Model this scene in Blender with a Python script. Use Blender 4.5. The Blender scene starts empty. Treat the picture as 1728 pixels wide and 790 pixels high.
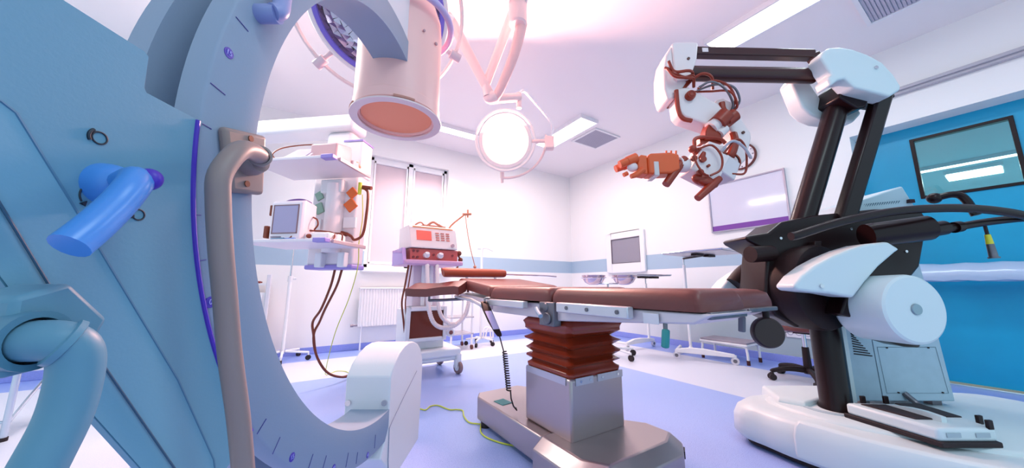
import bpy, bmesh, math, random
from mathutils import Vector, Matrix, Euler
random.seed(7)
S = bpy.context.scene
COL = S.collection
YAW = math.radians(32.5)
PITCH = math.atan(88/548.0)
H = 0.85
def hc(r, f, z):
    return Vector((r*math.cos(YAW)+f*math.sin(YAW), -r*math.sin(YAW)+f*math.cos(YAW), z))

# ------------------------------------------------------------------ camera, world, light
cd = bpy.data.cameras.new('camera'); cam = bpy.data.objects.new('camera', cd); COL.objects.link(cam)
cd.sensor_width = 36; cd.lens = 548/1728*36; cd.clip_start = 0.02; cd.clip_end = 60
cam.location = (0, 0, H); cam.rotation_euler = (math.pi/2+PITCH, 0, -YAW)
S.camera = cam
W = bpy.data.worlds.new('world'); S.world = W; W.use_nodes = True
W.node_tree.nodes['Background'].inputs[0].default_value = (0.58, 0.83, 1.0, 1)
W.node_tree.nodes['Background'].inputs[1].default_value = 1.0
S.view_settings.view_transform = 'Standard'; S.view_settings.look = 'None'
S.view_settings.exposure = 0.12; S.view_settings.gamma = 1.0; S.view_settings.use_curve_mapping = False
S.cycles.use_denoising = True
S.cycles.max_bounces = 8; S.cycles.sample_clamp_indirect = 6
def area(name, loc, sx, sy, power, color, rot=(0,0,0), spread=180):
    l = bpy.data.lights.new(name, 'AREA'); l.shape = 'RECTANGLE'; l.size = sx; l.size_y = sy
    l.energy = power; l.color = color; l.spread = math.radians(spread)
    o = bpy.data.objects.new(name, l); COL.objects.link(o); o.location = loc; o.rotation_euler = rot
    return o
ZC = 3.15
COOL = (0.74, 0.96, 1.0); PINK = (1.0, 0.80, 0.74)
# light of the ceiling fixtures (at the ceiling_light things below), then added fill without fixtures
area('ceiling_and_fill_light', (3.15, 0.62, ZC-.06), .3, 1.4, 12, COOL)
area('ceiling_and_fill_light', (3.13, 3.45, ZC-.06), .3, 1.05, 36, PINK)
area('ceiling_and_fill_light', (1.55, 4.26, ZC-.06), 1.05, .2, 40, PINK, spread=120)
area('ceiling_and_fill_light', (-0.9, 3.2, ZC-.06), .3, 1.2, 40, (1.0,.93,.86))  # added fill at the left, no fixture here
area('ceiling_and_fill_light', (0.9, -0.9, ZC-.06), 1.2, .3, 20, COOL)  # unseen fill added behind the camera
# surgical lamp: warm light thrown from its glass towards the table
LAMP = hc(-0.064, 3.0, 2.254); LDIR = (hc(-0.2, 0.3, 2.25)-LAMP).normalized()
sl = bpy.data.lights.new('surgical_lamp_glow', 'AREA'); sl.shape = 'DISK'; sl.size = .40; sl.energy = 105; sl.color = (1.0, 0.50, 0.42)
so = bpy.data.objects.new('surgical_lamp_glow', sl); COL.objects.link(so)
so.location = LAMP + LDIR*.06; so.rotation_euler = LDIR.to_track_quat('-Z', 'Y').to_euler()

# ------------------------------------------------------------------ materials
def lin(h):
    h = h.lstrip('#'); v = [int(h[i:i+2], 16)/255 for i in (0, 2, 4)]
    return tuple((c/12.92 if c <= .04045 else ((c+.055)/1.055)**2.4) for c in v)
MATS = {}
def mat(name, col, rough=.5, metal=0, spec=.5, bump=0, bscale=60, emit=0, ecol=None, coat=0, var=0, vscale=20, trans=0, aniso=None):
    if name in MATS: return MATS[name]
    m = bpy.data.materials.new(name); m.use_nodes = True; nt = m.node_tree; b = nt.nodes['Principled BSDF']
    c = lin(col)
    b.inputs['Base Color'].default_value = (*c, 1); b.inputs['Roughness'].default_value = rough
    b.inputs['Metallic'].default_value = metal; b.inputs['Specular IOR Level'].default_value = spec
    b.inputs['Coat Weight'].default_value = coat; b.inputs['Transmission Weight'].default_value = trans
    if emit:
        b.inputs['Emission Color'].default_value = (*(lin(ecol) if ecol else c), 1); b.inputs['Emission Strength'].default_value = emit
    if bump or var:
        tc = nt.nodes.new('ShaderNodeTexCoord'); n = nt.nodes.new('ShaderNodeTexNoise')
        n.inputs['Scale'].default_value = bscale if bump else vscale; n.inputs['Detail'].default_value = 4
        src = tc.outputs['Object']
        if aniso:
            mp = nt.nodes.new('ShaderNodeMapping'); mp.inputs['Scale'].default_value = aniso
            nt.links.new(src, mp.inputs['Vector']); src = mp.outputs['Vector']
        nt.links.new(src, n.inputs['Vector'])
        if bump:
            bp = nt.nodes.new('ShaderNodeBump'); bp.inputs['Strength'].default_value = bump; bp.inputs['Distance'].default_value = .003
            nt.links.new(n.outputs['Fac'], bp.inputs['Height']); nt.links.new(bp.outputs['Normal'], b.inputs['Normal'])
        if var:
            n2 = n
            if bump:
                n2 = nt.nodes.new('ShaderNodeTexNoise'); n2.inputs['Scale'].default_value = vscale; nt.links.new(src, n2.inputs['Vector'])
            r = nt.nodes.new('ShaderNodeValToRGB')
            r.color_ramp.elements[0].position = .35; r.color_ramp.elements[1].position = .65
            r.color_ramp.elements[0].color = (*[x*(1-var) for x in c], 1); r.color_ramp.elements[1].color = (*[min(1, x*(1+var)) for x in c], 1)
            nt.links.new(n2.outputs['Fac'], r.inputs['Fac']); nt.links.new(r.outputs['Color'], b.inputs['Base Color'])
    MATS[name] = m
    return m
def speckle(name, col, dark, scale=260, rough=.35):
    m = mat(name, col, rough); nt = m.node_tree; b = nt.nodes['Principled BSDF']
    tc = nt.nodes.new('ShaderNodeTexCoord'); n = nt.nodes.new('ShaderNodeTexNoise'); n.inputs['Scale'].default_value = scale; n.inputs['Detail'].default_value = 2
    r = nt.nodes.new('ShaderNodeValToRGB'); r.color_ramp.elements[0].position = .36; r.color_ramp.elements[1].position = .47
    r.color_ramp.elements[0].color = (*lin(dark), 1); r.color_ramp.elements[1].color = (*lin(col), 1)
    nt.links.new(tc.outputs['Object'], n.inputs['Vector']); nt.links.new(n.outputs['Fac'], r.inputs['Fac']); nt.links.new(r.outputs['Color'], b.inputs['Base Color'])
    return m
wall_m = mat('wall_paint', '#f2eeee', .6, bump=.05, bscale=120)
stripe_m = mat('stripe_paint', '#a9bfd2', .5)
ceil_m = mat('ceiling_paint', '#f3ecee', .45)
lav_m = speckle('lavender_vinyl', '#a0b4ea', '#8094d4')
band_m = speckle('pale_vinyl', '#d9d9e6', '#cccfe2')
bord_m = speckle('blue_vinyl', '#90a6e8', '#7c93da')
cove_m = mat('cove_vinyl', '#8c98dd', .4, var=.05, vscale=80)
white = mat('white_enamel', '#eceaee', .3, spec=.5, bump=.02)
whitep = mat('white_plastic', '#e6e4e8', .4, bump=.03, bscale=200)
cgray = mat('casing_grey_blue', '#689ab2', .5, spec=.3, bump=.04, bscale=300)
cring = mat('ring_grey', '#929fb3', .5, spec=.3, bump=.05, bscale=300)
chan = mat('channel_grey', '#a3b1b4', .5)
tan = mat('rail_tan', '#93807c', .45, spec=.4)
tealgr = mat('rail_teal_grey', '#5f8fa6', .45, spec=.4)
blue = mat('lever_blue', '#4a8fdc', .3, spec=.5)
purple = mat('purple_trim', '#4a2bb0', .4)
navy = mat('marking_navy', '#33308a', .5)
black = mat('gloss_black', '#1d0a0c', .3, spec=.3)
mblack = mat('matte_black', '#220f10', .5, spec=.3, var=.1)
rubber = mat('black_rubber', '#26181c', .7)
leather = mat('glow_brown_leather', '#6c332f', .42, spec=.5, bump=.12, bscale=90)  # black upholstery with the warm lamp glow put into its colour
bell = mat('glossy_bellows_rubber', '#8a2f16', .24, spec=.6, bump=.05, bscale=25)  # black rubber, red-brown glow painted into the colour
steel = mat('brushed_steel', '#b8a9a8', .32, metal=.9, bump=.08, bscale=30, aniso=(1, 40, 40))
dsteel = mat('dark_steel', '#77757c', .4, metal=.8, var=.1)
chrome = mat('chrome', '#d8d6dc', .12, metal=1)
mwhite = mat('microscope_white', '#d3dfe2', .35, spec=.5, bump=.03, bscale=200)
hwhite = mat('head_glow_white', '#e8d9d8', .4, bump=.03, bscale=200)  # microscope white with the warm glow mixed in
mgrey = mat('cabinet_grey', '#a5bccb', .45, var=.03)
doorb = mat('door_turquoise', '#049cc6', .35, spec=.5, var=.04, vscale=3)
screen = mat('screen_grey', '#8e8a98', .15, spec=.6)
glow_russet = mat('glow_russet_plastic', '#dd5c2a', .4)  # dark optics parts, orange glow baked into the base colour
glow_maroon = mat('glow_maroon_plastic', '#8f2c14', .4)  # dark clamps and grips tinted to imitate the warm glow
glow_brownb = mat('glow_brown_enamel', '#3a1412', .3, spec=.5)  # black arms with a weaker share of the painted glow
orange = mat('orange_plastic', '#e06a2a', .4)
redp = mat('red_panel', '#d0605a', .4)
tanor = mat('glow_tan_cover', '#ff9a72', .5)  # tan cover, orange light painted into its colour
rubbrown = mat('brown_hose', '#7a3218', .4)
yellow = mat('yellow_green_sheath', '#c9cf3c', .4)
tealp = mat('teal_grip', '#2f8f8c', .45)
lilac = mat('lilac_trim', '#9a8ad0', .4)
lilacp = mat('lilac_panel', '#cdb8e0', .4)
greyp = mat('grey_plastic', '#b4aeb8', .45)
rose = mat('rose_grey_plastic', '#c9a7ae', .45)
lightm = mat('lamp_diffuser', '#ffffff', .5, emit=6)
glassm = mat('window_glass', '#cfe6e2', .02, trans=1)
lampglass = mat('lamp_glass', '#fff2e0', .3, emit=7, ecol='#ffdcb4')
blind_m = mat('blind_fabric', '#d2bfc6', .7)

# ------------------------------------------------------------------ builders
ORG = Vector((0, 0, 0))
def R3(rot):
    return Euler(rot).to_matrix().to_4x4() if rot else Matrix.Identity(4)
def catmull(P, n=8, closed=False):
    P = [Vector(p) for p in P]; out = []
    N = len(P)
    for i in range(N if closed else N-1):
        a = P[(i-1) % N] if closed or i > 0 else P[0]*2-P[1]
        b = P[i]; c = P[(i+1) % N]
        d = P[(i+2) % N] if closed or i+2 < N else P[-1]*2-P[-2]
        for k in range(n):
            t = k/n
            out.append(.5*((2*b)+(c-a)*t+(2*a-5*b+4*c-d)*t*t+(3*b-a-3*c+d)*t**3))
    if not closed: out.append(P[-1])
    return out
class MB:
    def __init__(s): s.bm = bmesh.new()
    def box(s, c, size, rot=None):
        M = Matrix.Translation(Vector(c)) @ R3(rot) @ Matrix.Diagonal((*size, 1))
        bmesh.ops.create_cube(s.bm, size=1, matrix=M); return s
    def bx(s, x0, x1, y0, y1, z0, z1):
        return s.box(((x0+x1)/2, (y0+y1)/2, (z0+z1)/2), (x1-x0, y1-y0, z1-z0))
    def cyl(s, a, b, r0, r1=None, n=20):
        a = Vector(a); b = Vector(b); r1 = r0 if r1 is None else r1
        d = b-a; q = d.to_track_quat('Z', 'Y').to_matrix().to_4x4()
        bmesh.ops.create_cone(s.bm, cap_ends=True, cap_tris=False, segments=n, radius1=max(r0, 1e-5), radius2=max(r1, 1e-5), depth=d.length,
                              matrix=Matrix.Translation((a+b)/2) @ q); return s
    def sph(s, c, r, scale=(1, 1, 1), rot=None, u=20, v=12):
        M = Matrix.Translation(Vector(c)) @ R3(rot) @ Matrix.Diagonal((*[r*k for k in scale], 1))
        bmesh.ops.create_uvsphere(s.bm, u_segments=u, v_segments=v, radius=1, matrix=M); return s
    def tube(s, pts, r, n=10, sm=0, closed=False, flat=1):
        P = catmull(pts, sm, closed) if sm else [Vector(p) for p in pts]
        rs = r if isinstance(r, (list, tuple)) else None
        L = len(P); rings = []; nrm = None
        for i, p in enumerate(P):
            if closed: t = P[(i+1) % L]-P[i-1]
            else: t = P[min(i+1, L-1)]-P[max(i-1, 0)]
            t.normalize()
            if nrm is None:
                nrm = t.orthogonal().normalized()
            else:
                nrm = nrm-t*nrm.dot(t); nrm.normalize()
            bn = t.cross(nrm)
            if rs:
                k = i/(L-1)*(len(rs)-1); j = min(int(k), len(rs)-2); rr = rs[j]+(rs[j+1]-rs[j])*(k-j)
            else: rr = r
            rings.append([s.bm.verts.new(p+nrm*(rr*math.cos(2*math.pi*k/n))+bn*(rr*flat*math.sin(2*math.pi*k/n))) for k in range(n)])
        for i in range(L if closed else L-1):
            A = rings[i]; B = rings[(i+1) % L]
            for k in range(n):
                s.bm.faces.new((A[k], A[(k+1) % n], B[(k+1) % n], B[k]))
        if not closed:
            s.bm.faces.new(list(reversed(rings[0]))); s.bm.faces.new(rings[-1])
        return s
    def prism(s, poly, axis, a, b, taper=None):
        """polygon in the plane across axis ('x': (y,z), 'y': (x,z), 'z': (x,y)), extruded from a to b"""
        def pt(p, v):
            return {'x': (v, p[0], p[1]), 'y': (p[0], v, p[1]), 'z': (p[0], p[1], v)}[axis]
        A = [s.bm.verts.new(pt(p, a)) for p in poly]
        B = [s.bm.verts.new(pt(p, b)) for p in (taper or poly)]
        n = len(poly)
        s.bm.faces.new(A); s.bm.faces.new(list(reversed(B)))
        for i in range(n): s.bm.faces.new((A[i], B[i], B[(i+1) % n], A[(i+1) % n]))
        return s
    def loft(s, loops, cap=True, closed=False):
        V = [[s.bm.verts.new(p) for p in l] for l in loops]; n = len(V[0])
        for i in range(len(V) if closed else len(V)-1):
            A = V[i]; B = V[(i+1) % len(V)]
            for k in range(n): s.bm.faces.new((A[k], A[(k+1) % n], B[(k+1) % n], B[k]))
        if cap and not closed: s.bm.faces.new(list(reversed(V[0]))); s.bm.faces.new(V[-1])
        return s
    def lathe(s, prof, c=(0, 0, 0), d=(0, 0, 1), n=40, a0=0, a1=2*math.pi):
        M = Matrix.Translation(Vector(c)) @ Vector(d).to_track_quat('Z', 'Y').to_matrix().to_4x4()
        full = abs(a1-a0-2*math.pi) < 1e-6; m = n if full else n+1
        V = [[s.bm.verts.new(M @ Vector((max(r, 1e-5)*math.cos(a0+(a1-a0)*k/n), max(r, 1e-5)*math.sin(a0+(a1-a0)*k/n), z))) for k in range(m)] for r, z in prof]
        for i in range(len(prof)-1):
            for k in range(n if full else n):
                k2 = (k+1) % m
                if not full and k == n: continue
                s.bm.faces.new((V[i][k], V[i][k2], V[i+1][k2], V[i+1][k]))
        return s
    def quad(s, *p):
        s.bm.faces.new([s.bm.verts.new(q) for q in p]); return s
    def build(s, name, m, parent=None, bev=0, seg=2, ang=35, smooth=True, flip=True):
        bm = s.bm
        bmesh.ops.remove_doubles(bm, verts=bm.verts, dist=1e-5)
        bmesh.ops.recalc_face_normals(bm, faces=bm.faces)
        bmesh.ops.translate(bm, verts=bm.verts, vec=-ORG)
        me = bpy.data.meshes.new(name); bm.to_mesh(me); bm.free()
        for mm in (m if isinstance(m, (list, tuple)) else [m]): me.materials.append(mm)
        if smooth:
            me.shade_smooth(); me.set_sharp_from_angle(angle=math.radians(ang))
        o = bpy.data.objects.new(name, me); COL.objects.link(o)
        if parent: o.parent = parent
        else: place(o)
        if bev:
            b = o.modifiers.new('bevel', 'BEVEL'); b.width = bev; b.segments = seg; b.limit_method = 'ANGLE'; b.angle_limit = math.radians(30)
            b.harden_normals = False
        return o
FROT = 0.0
def place(o):
    o.location = Matrix.Rotation(FROT, 3, 'Z') @ ORG; o.rotation_euler = (0, 0, FROT)
def start(org=(0, 0, 0), rot=0.0):
    global ORG, FROT
    ORG = Vector(org); FROT = rot
def props(o, label, cat, group=None, kind=None):
    if label: o['label'] = label
    if cat: o['category'] = cat
    if group: o['group'] = group
    if kind: o['kind'] = kind
    return o
def thing(name, label, cat, org, rot=0.0, group=None):
    start(org, rot)
    o = bpy.data.objects.new(name, None); COL.objects.link(o); o.empty_display_size = .1; place(o)
    return props(o, label, cat, group)
def struct(o, label=None):
    o['kind'] = 'structure'
    if label: o['label'] = label
    return o
def copy_tree(o, parent=None):
    c = o.copy(); COL.objects.link(c)
    if parent: c.parent = parent
    for ch in list(o.children): copy_tree(ch, c)
    return c
def text(name, s, m, loc, rot, size, parent=None, ext=.0004):
    cu = bpy.data.curves.new(name, 'FONT'); cu.body = s; cu.size = size; cu.extrude = ext; cu.align_x = 'CENTER'; cu.align_y = 'CENTER'
    cu.materials.append(m)
    tmp = bpy.data.objects.new(name, cu); COL.objects.link(tmp)
    me = bpy.data.meshes.new_from_object(tmp); bpy.data.objects.remove(tmp); me.name = name
    o = bpy.data.objects.new(name, me); COL.objects.link(o); o.rotation_euler = rot
    o.location = Vector(loc)-ORG if parent else loc
    if parent: o.parent = parent
    return o

# ================================================================== ROOM
XW, YW = 4.65, 5.0
X0, Y0 = -3.2, -2.2
start()
# floor: lavender field, pale band and blue border
def cells(mb, xs, ys, pick, f):
    for i in range(len(xs)-1):
        for j in range(len(ys)-1):
            k = pick((xs[i]+xs[i+1])/2, (ys[j]+ys[j+1])/2)
            if k is None: continue
            fc = mb.bm.faces.new([mb.bm.verts.new(f(x, y)) for x, y in ((xs[i], ys[j]), (xs[i+1], ys[j]), (xs[i+1], ys[j+1]), (xs[i], ys[j+1]))])
            fc.material_index = k
mb = MB()
def pickf(x, y):
    if x > 4.09 or y > 4.56: return 2
    if x > 2.95 or y > 3.64 or x < -.62: return 1
    return 0
cells(mb, [X0, -.62, 2.95, 4.09, XW+.3], [Y0, 3.64, 4.56, YW], pickf, lambda x, y: (x, y, 0))
o = mb.build('floor', [lav_m, band_m, bord_m]); struct(o)
mb = MB(); mb.quad((X0, Y0, ZC), (XW, Y0, ZC), (XW, YW, ZC), (X0, YW, ZC)); struct(mb.build('ceiling', ceil_m))
# back wall with the window recess
mb = MB(); WX0, WX1, WZ0, WZ1 = .70, 1.92, 1.11, 2.79
def pickw(x, z):
    if WX0 < x < WX1 and WZ0 < z < WZ1: return None
    return 1 if 1.11 < z < 1.345 else 0
cells(mb, [X0, WX0, WX1, XW], [0, 1.11, 1.345, WZ1, ZC], pickw, lambda x, z: (x, YW, z))
D = .14
for a, b, c, d in (((WX0, YW, WZ0), (WX0, YW+D, WZ0), (WX0, YW+D, WZ1), (WX0, YW, WZ1)), ((WX1, YW, WZ0), (WX1, YW+D, WZ0), (WX1, YW+D, WZ1), (WX1, YW, WZ1)),
                   ((WX0, YW, WZ1), (WX0, YW+D, WZ1), (WX1, YW+D, WZ1), (WX1, YW, WZ1)), ((WX0, YW, WZ0), (WX0, YW+D, WZ0), (WX1, YW+D, WZ0), (WX1, YW, WZ0))):
    mb.quad(a, b, c, d)
struct(mb.build('wall_back', [wall_m, stripe_m]))
# right wall with the door recess
mb = MB(); RY1, RZ = .79, 2.375; RD = .28
def pickr(y, z):
    if y < RY1 and z < RZ: return None
    return 1 if 1.11 < z < 1.345 else 0
cells(mb, [Y0, RY1, YW], [0, 1.11, 1.345, RZ, ZC], pickr, lambda y, z: (XW, y, z))
mb.quad((XW, RY1, 0), (XW+RD, RY1, 0), (XW+RD, RY1, RZ), (XW, RY1, RZ))
mb.quad((XW, Y0, RZ), (XW+RD, Y0, RZ), (XW+RD, RY1, RZ), (XW, RY1, RZ))
struct(mb.build('wall_right', [wall_m, stripe_m]))
mb = MB().bx(X0, XW, YW-.012, YW, 0, .085); struct(mb.build('baseboard_back', cove_m, bev=.004))
mb = MB().bx(XW-.012, XW, RY1, YW-.012, 0, .085); struct(mb.build('baseboard_right', cove_m, bev=.004))
# window: frame, two leaves with drawn blinds
start((1.31, YW, 1.11))
mb = MB()
for x0, x1 in ((WX0+.002, WX0+.06), (WX1-.06, WX1-.002), (1.27, 1.35)): mb.bx(x0, x1, YW+.07, YW+.13, WZ0, WZ1-.002)
mb.bx(WX0+.002, WX1-.002, YW+.07, YW+.13, WZ0+.002, WZ0+.06).bx(WX0+.002, WX1-.002, YW+.07, YW+.13, WZ1-.06, WZ1-.002)
win = struct(mb.build('window_1', white, bev=.006))
for x0, x1 in ((WX0+.06, 1.27), (1.35, WX1-.06)):
    mb = MB().bx(x0, x1, YW+.095, YW+.105, WZ0+.06, WZ1-.06); mb.build('window_blind', blind_m, win)
    mb = MB()
    for a, b in ((x0, x0+.03), (x1-.03, x1)): mb.bx(a, b, YW+.06, YW+.1, WZ0+.06, WZ1-.06)
    mb.bx(x0, x1, YW+.06, YW+.1, WZ1-.1, WZ1-.06).bx(x0, x1, YW+.06, YW+.1, WZ0+.06, WZ0+.09)
    mb.build('window_sash', white, win, bev=.005)
MB().cyl((1.33, YW+.05, 1.9), (1.33, YW+.05, 2.02), .01).cyl((1.33, YW+.075, 2.0), (1.33, YW+.05, 2.0), .008).build('window_handle', whitep, win)
start(); mb = MB().bx(.66, 1.98, YW-.10, YW+.13, 1.045, 1.105); struct(mb.build('trim_1', white, bev=.012), 'white window sill board')
# door: turquoise sliding leaf in the right-hand recess
start((XW+.24, -.4, 0))
DW = (-.10, .412, 1.685, 2.232)
mb = MB(); dx0, dx1 = XW+.215, XW+.265
def pickd(y, z):
    return None if DW[0] < y < DW[1] and DW[2] < z < DW[3] else 0
for xx in (dx0, dx1): cells(mb, [Y0, DW[0], DW[1], RY1], [.02, DW[2], DW[3], RZ], pickd, lambda y, z, xx=xx: (xx, y, z))
door = struct(mb.build('door_1', doorb), 'turquoise sliding door with a black framed window')
mb = MB(); t = .022
mb.bx(dx0-.012, dx1, DW[0]-t, DW[0]+.004, DW[2]-t, DW[3]+t).bx(dx0-.012, dx1, DW[1]-.004, DW[1]+t, DW[2]-t, DW[3]+t)
mb.bx(dx0-.012, dx1, DW[0], DW[1], DW[2]-t, DW[2]+.004).bx(dx0-.012, dx1, DW[0], DW[1], DW[3]-.004, DW[3]+t)
mb.build('window_frame', black, door, bev=.003)
MB().bx(dx0+.02, dx0+.026, DW[0], DW[1], DW[2], DW[3]).build('window_pane', glassm, door)
# wrapped bumper rail across the door
pts = [(XW+.02, .56-.06*k, .965+.004*math.sin(k*1.7)) for k in range(0, 32)]
mb = MB().tube(pts, .095, 14, flat=.62)
for v in mb.bm.verts: v.co += Vector((random.uniform(-1, 1), 0, random.uniform(-1, 1)))*.004
mb.build('bumper_rail', mat('film_wrap', '#a9c0dd', .25, spec=.7, bump=.4, bscale=18, coat=.3), door)['label'] = 'film-wrapped white bumper rail'
MB().bx(dx0-.012, dx0+.002, Y0, RY1-.03, .012, .03).build('threshold_strip', mat('brass_strip', '#c8c49a', .3, metal=.6), door)
start()
mb = MB().bx(XW-.05, XW, Y0, .56, 2.645, 2.70).bx(XW-.075, XW-.05, Y0, .56, 2.67, 2.70)
for y in (.33, .24, .05, -.05, -.1): mb.cyl((XW-.052, y, 2.66), (XW-.045, y, 2.66), .006)
struct(mb.build('trim_2', greyp, bev=.004), 'grey sliding-door track rail on the wall')
# corridor seen through the door window
cor_m = mat('corridor_paint', '#9dbcc8', .6)
start()
mb = MB()
mb.quad((dx1+.05, -2, 2.62), (11, -2, 2.62), (11, 2, 2.62), (dx1+.05, 2, 2.62)).quad((11, -2, 0), (11, 2, 0), (11, 2, 2.62), (11, -2, 2.62))
mb.quad((dx1+.05, 2, 0), (11, 2, 0), (11, 2, 2.62), (dx1+.05, 2, 2.62)).quad((dx1+.05, -2, 0), (11, -2, 0), (11, -2, 2.62), (dx1+.05, -2, 2.62))
mb.quad((dx1+.05, -2, 0), (11, -2, 0), (11, 2, 0), (dx1+.05, 2, 0))
struct(mb.build('wall_corridor', cor_m))
area('corridor_light_glow', (8.6, .22, 2.555), .5, .5, 150, (.8, 1, 1))
def fixture(name, label, x0, x1, y0, y1, z=ZC, group='ceiling light panels'):
    t = thing(name, label, 'ceiling light', ((x0+x1)/2, (y0+y1)/2, z-.05), 0, group)
    mb = MB(); w = .018
    mb.bx(x0, x0+w, y0, y1, z-.05, z).bx(x1-w, x1, y0, y1, z-.05, z).bx(x0+w, x1-w, y0, y0+w, z-.05, z).bx(x0+w, x1-w, y1-w, y1, z-.05, z)
    mb.build('frame', white, t)
    MB().bx(x0+w, x1-w, y0+w, y1-w, z-.045, z-.01).build('diffuser', lightm, t)
    return t
fixture('ceiling_light', 'long bright ceiling light panel above the white microscope arm', 3.0, 3.3, -.08, 1.34)
fixture('ceiling_light', 'bright ceiling light panel beside the grey vent in the far corner', 2.97, 3.3, 2.93, 3.98)
fixture('ceiling_light', 'narrow ceiling light panel partly hidden behind the round glowing surgical lamp', 1.03, 2.08, 4.17, 4.36)
fixture('corridor_light', 'bright square light panel seen through the black framed door window', 8.33, 8.87, -.04, .48, 2.62, 'corridor light panels')
fixture('corridor_light', 'thin strip light seen through the black framed door window', 7.75, 7.93, -.45, .75, 2.62, 'corridor light panels')
def vent(label, x0, x1, y0, y1):
    t = thing('ceiling_vent', label, 'vent', ((x0+x1)/2, (y0+y1)/2, ZC-.02), 0, 'ceiling vents')
    mb = MB(); w = .03
    mb.bx(x0, x0+w, y0, y1, ZC-.02, ZC).bx(x1-w, x1, y0, y1, ZC-.02, ZC).bx(x0+w, x1-w, y0, y0+w, ZC-.02, ZC).bx(x0+w, x1-w, y1-w, y1, ZC-.02, ZC)
    mb.build('frame', white, t, bev=.003)
    mb = MB().bx(x0+w, x1-w, y0+w, y1-w, ZC-.008, ZC-.002); n = 24
    for i in range(n):
        y = y0+w+(y1-y0-2*w)*(i+.5)/n
        mb.box(((x0+x1)/2, y, ZC-.012), (x1-x0-2*w, .018, .003), (.2, 0, 0))
    mb.build('grille', mat('vent_grey', '#b6b3c4', .5), t)
vent('grey ceiling vent at the top right above the turquoise door', 3.46, 4.05, -.15, .46)
vent('grey ceiling vent beside the far bright light panel', 3.43, 3.98, 3.1, 3.62)

# ================================================================== C-ARM (frame: right, forward, up)
FC = -YAW
t = thing('c_arm', 'large grey-blue mobile X-ray C-arm with handles in the foreground', 'x-ray machine', (-.55, .45, 0), FC)
carm = t
CF, CZ, RI, RO, RA, RB = 1.10, 1.076, .623, .712, -.40, -.525
def arc(th, R): return (CF+R*math.cos(math.radians(th)), CZ+R*math.sin(math.radians(th)))
loops = []
for i in range(121):
    th = 84+(304-84)*i/120
    L = []
    for R, r in ((RI, RA), (RO-.004, RA), (RO, RA-.004), (RO, RA-.036), (RO-.055, RA-.046), (RO-.055, RB+.036), (RO, RB+.034), (RO, RB), (RI, RB)):
        f, z = arc(th, R); L.append((r, f, z))
    loops.append(L)
MB().loft(loops).build('c_ring', cring, t, ang=50)
# inner lining of the channel (groove liner), seam ribs
mb = MB()
for r in (RA-.058, ):
    mb.tube([(r-.0, *arc(100+k*2, RO-.0545)) for k in range(30)], .0015, 6)
mb.build('groove_seam', chan, t)
# x-ray source housing at the lower end
poly = [(1.135, .40), (1.131, .555), (1.16, .588), (1.21, .616), (1.26, .630), (1.31, .634), (1.37, .628), (1.43, .61), (1.48, .58), (1.512, .54), (1.522, .50), (1.516, .35), (1.502, .208), (1.22, .208), (1.08, .33)]
src = MB().prism(poly, 'x', RA+.001, -.546).build('x_ray_source', mat('source_white', '#d9d8de', .4, bump=.03, bscale=200), t, bev=.004)
mb = MB()
for r in (-.415, -.533): mb.cyl((r, 1.138, .475), (r, 1.126, .475), .009)
mb.build('screw', chrome, src)
mb = MB(); mb.tube([(RA+.002, 1.14, .395), (RA+.002, 1.16, .405), (RA+.002, 1.28, .45), (RA+.002, 1.43, .50)], .0014, 6).tube([(RA+.002, 1.14, .395), (RA+.002, 1.145, .3), (RA+.002, 1.16, .215)], .0014, 6)
mb.build('panel_seam', mat('seam_grey', '#77829a', .6), src)
# image intensifier drum
ic = (-.483, 1.27)
prof = [(0, 1.552), (.140, 1.552), (.143, 1.54), (.165, 1.54), (.173, 1.548), (.173, 1.585), (.170, 1.588), (.170, 1.93), (.165, 2.0), (.145, 2.06), (.10, 2.09), (0, 2.09)]
inten = MB().lathe(prof, (ic[0], ic[1], 0), n=64).build('image_intensifier', mat('intensifier_glow_white', '#fbc2ba', .4, bump=.03, bscale=200), t, ang=30)  # white drum with a pink glow painted into its colour
MB().lathe([(0, 1.5515), (.1395, 1.5515), (.1395, 1.549), (0, 1.549)], (ic[0], ic[1], 0), n=48).build('detector_face', tanor, inten)
mb = MB()
for a0 in (200, 285, 60):
    P = [(ic[0]+.176*math.cos(math.radians(a0+k*5)), ic[1]+.176*math.sin(math.radians(a0+k*5)), 1.545) for k in range(6)]
    mb.tube(P, .006, 8)
mb.build('rim_clip', mat('clip_rose', '#c98a78', .4), inten)
MB().lathe([(.150, 1.531), (.181, 1.531), (.181, 1.537), (.150, 1.537), (.150, 1.531)], (ic[0], ic[1], 0), n=56).build('rim_ring', mat('rim_pink', '#ecd0cf', .35), inten)
MB().prism([(1.0, 1.70), (1.13, 1.765), (1.13, 2.0), (.95, 2.0), (.85, 1.70)], 'x', RA-.004, -.53).build('mount_bracket', whitep, t, bev=.006)
# ring handle of the drum
P = [(ic[0]+.21*math.cos(a), ic[1]+.21*math.sin(a), 1.985+.0*a) for a in [math.radians(-75+k*12) for k in range(13)]]
P = [(ic[0]+.165*math.cos(math.radians(-80)), ic[1]+.165*math.sin(math.radians(-80)), 1.975)]+P+[(ic[0]+.165*math.cos(math.radians(75)), ic[1]+.165*math.sin(math.radians(75)), 1.975)]
MB().tube(P, .014, 12, sm=3).build('drum_handle', lilacp, inten)
mb = MB().cyl((ic[0]+.164, ic[1]-.055, 1.85), (ic[0]+.168, ic[1]-.057, 1.85), .007).cyl((ic[0]+.13, ic[1]-.115, 1.86), (ic[0]+.134, ic[1]-.118, 1.86), .005)
mb.build('screw', mat('screw_rose', '#b98f93', .4), inten)
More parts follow.
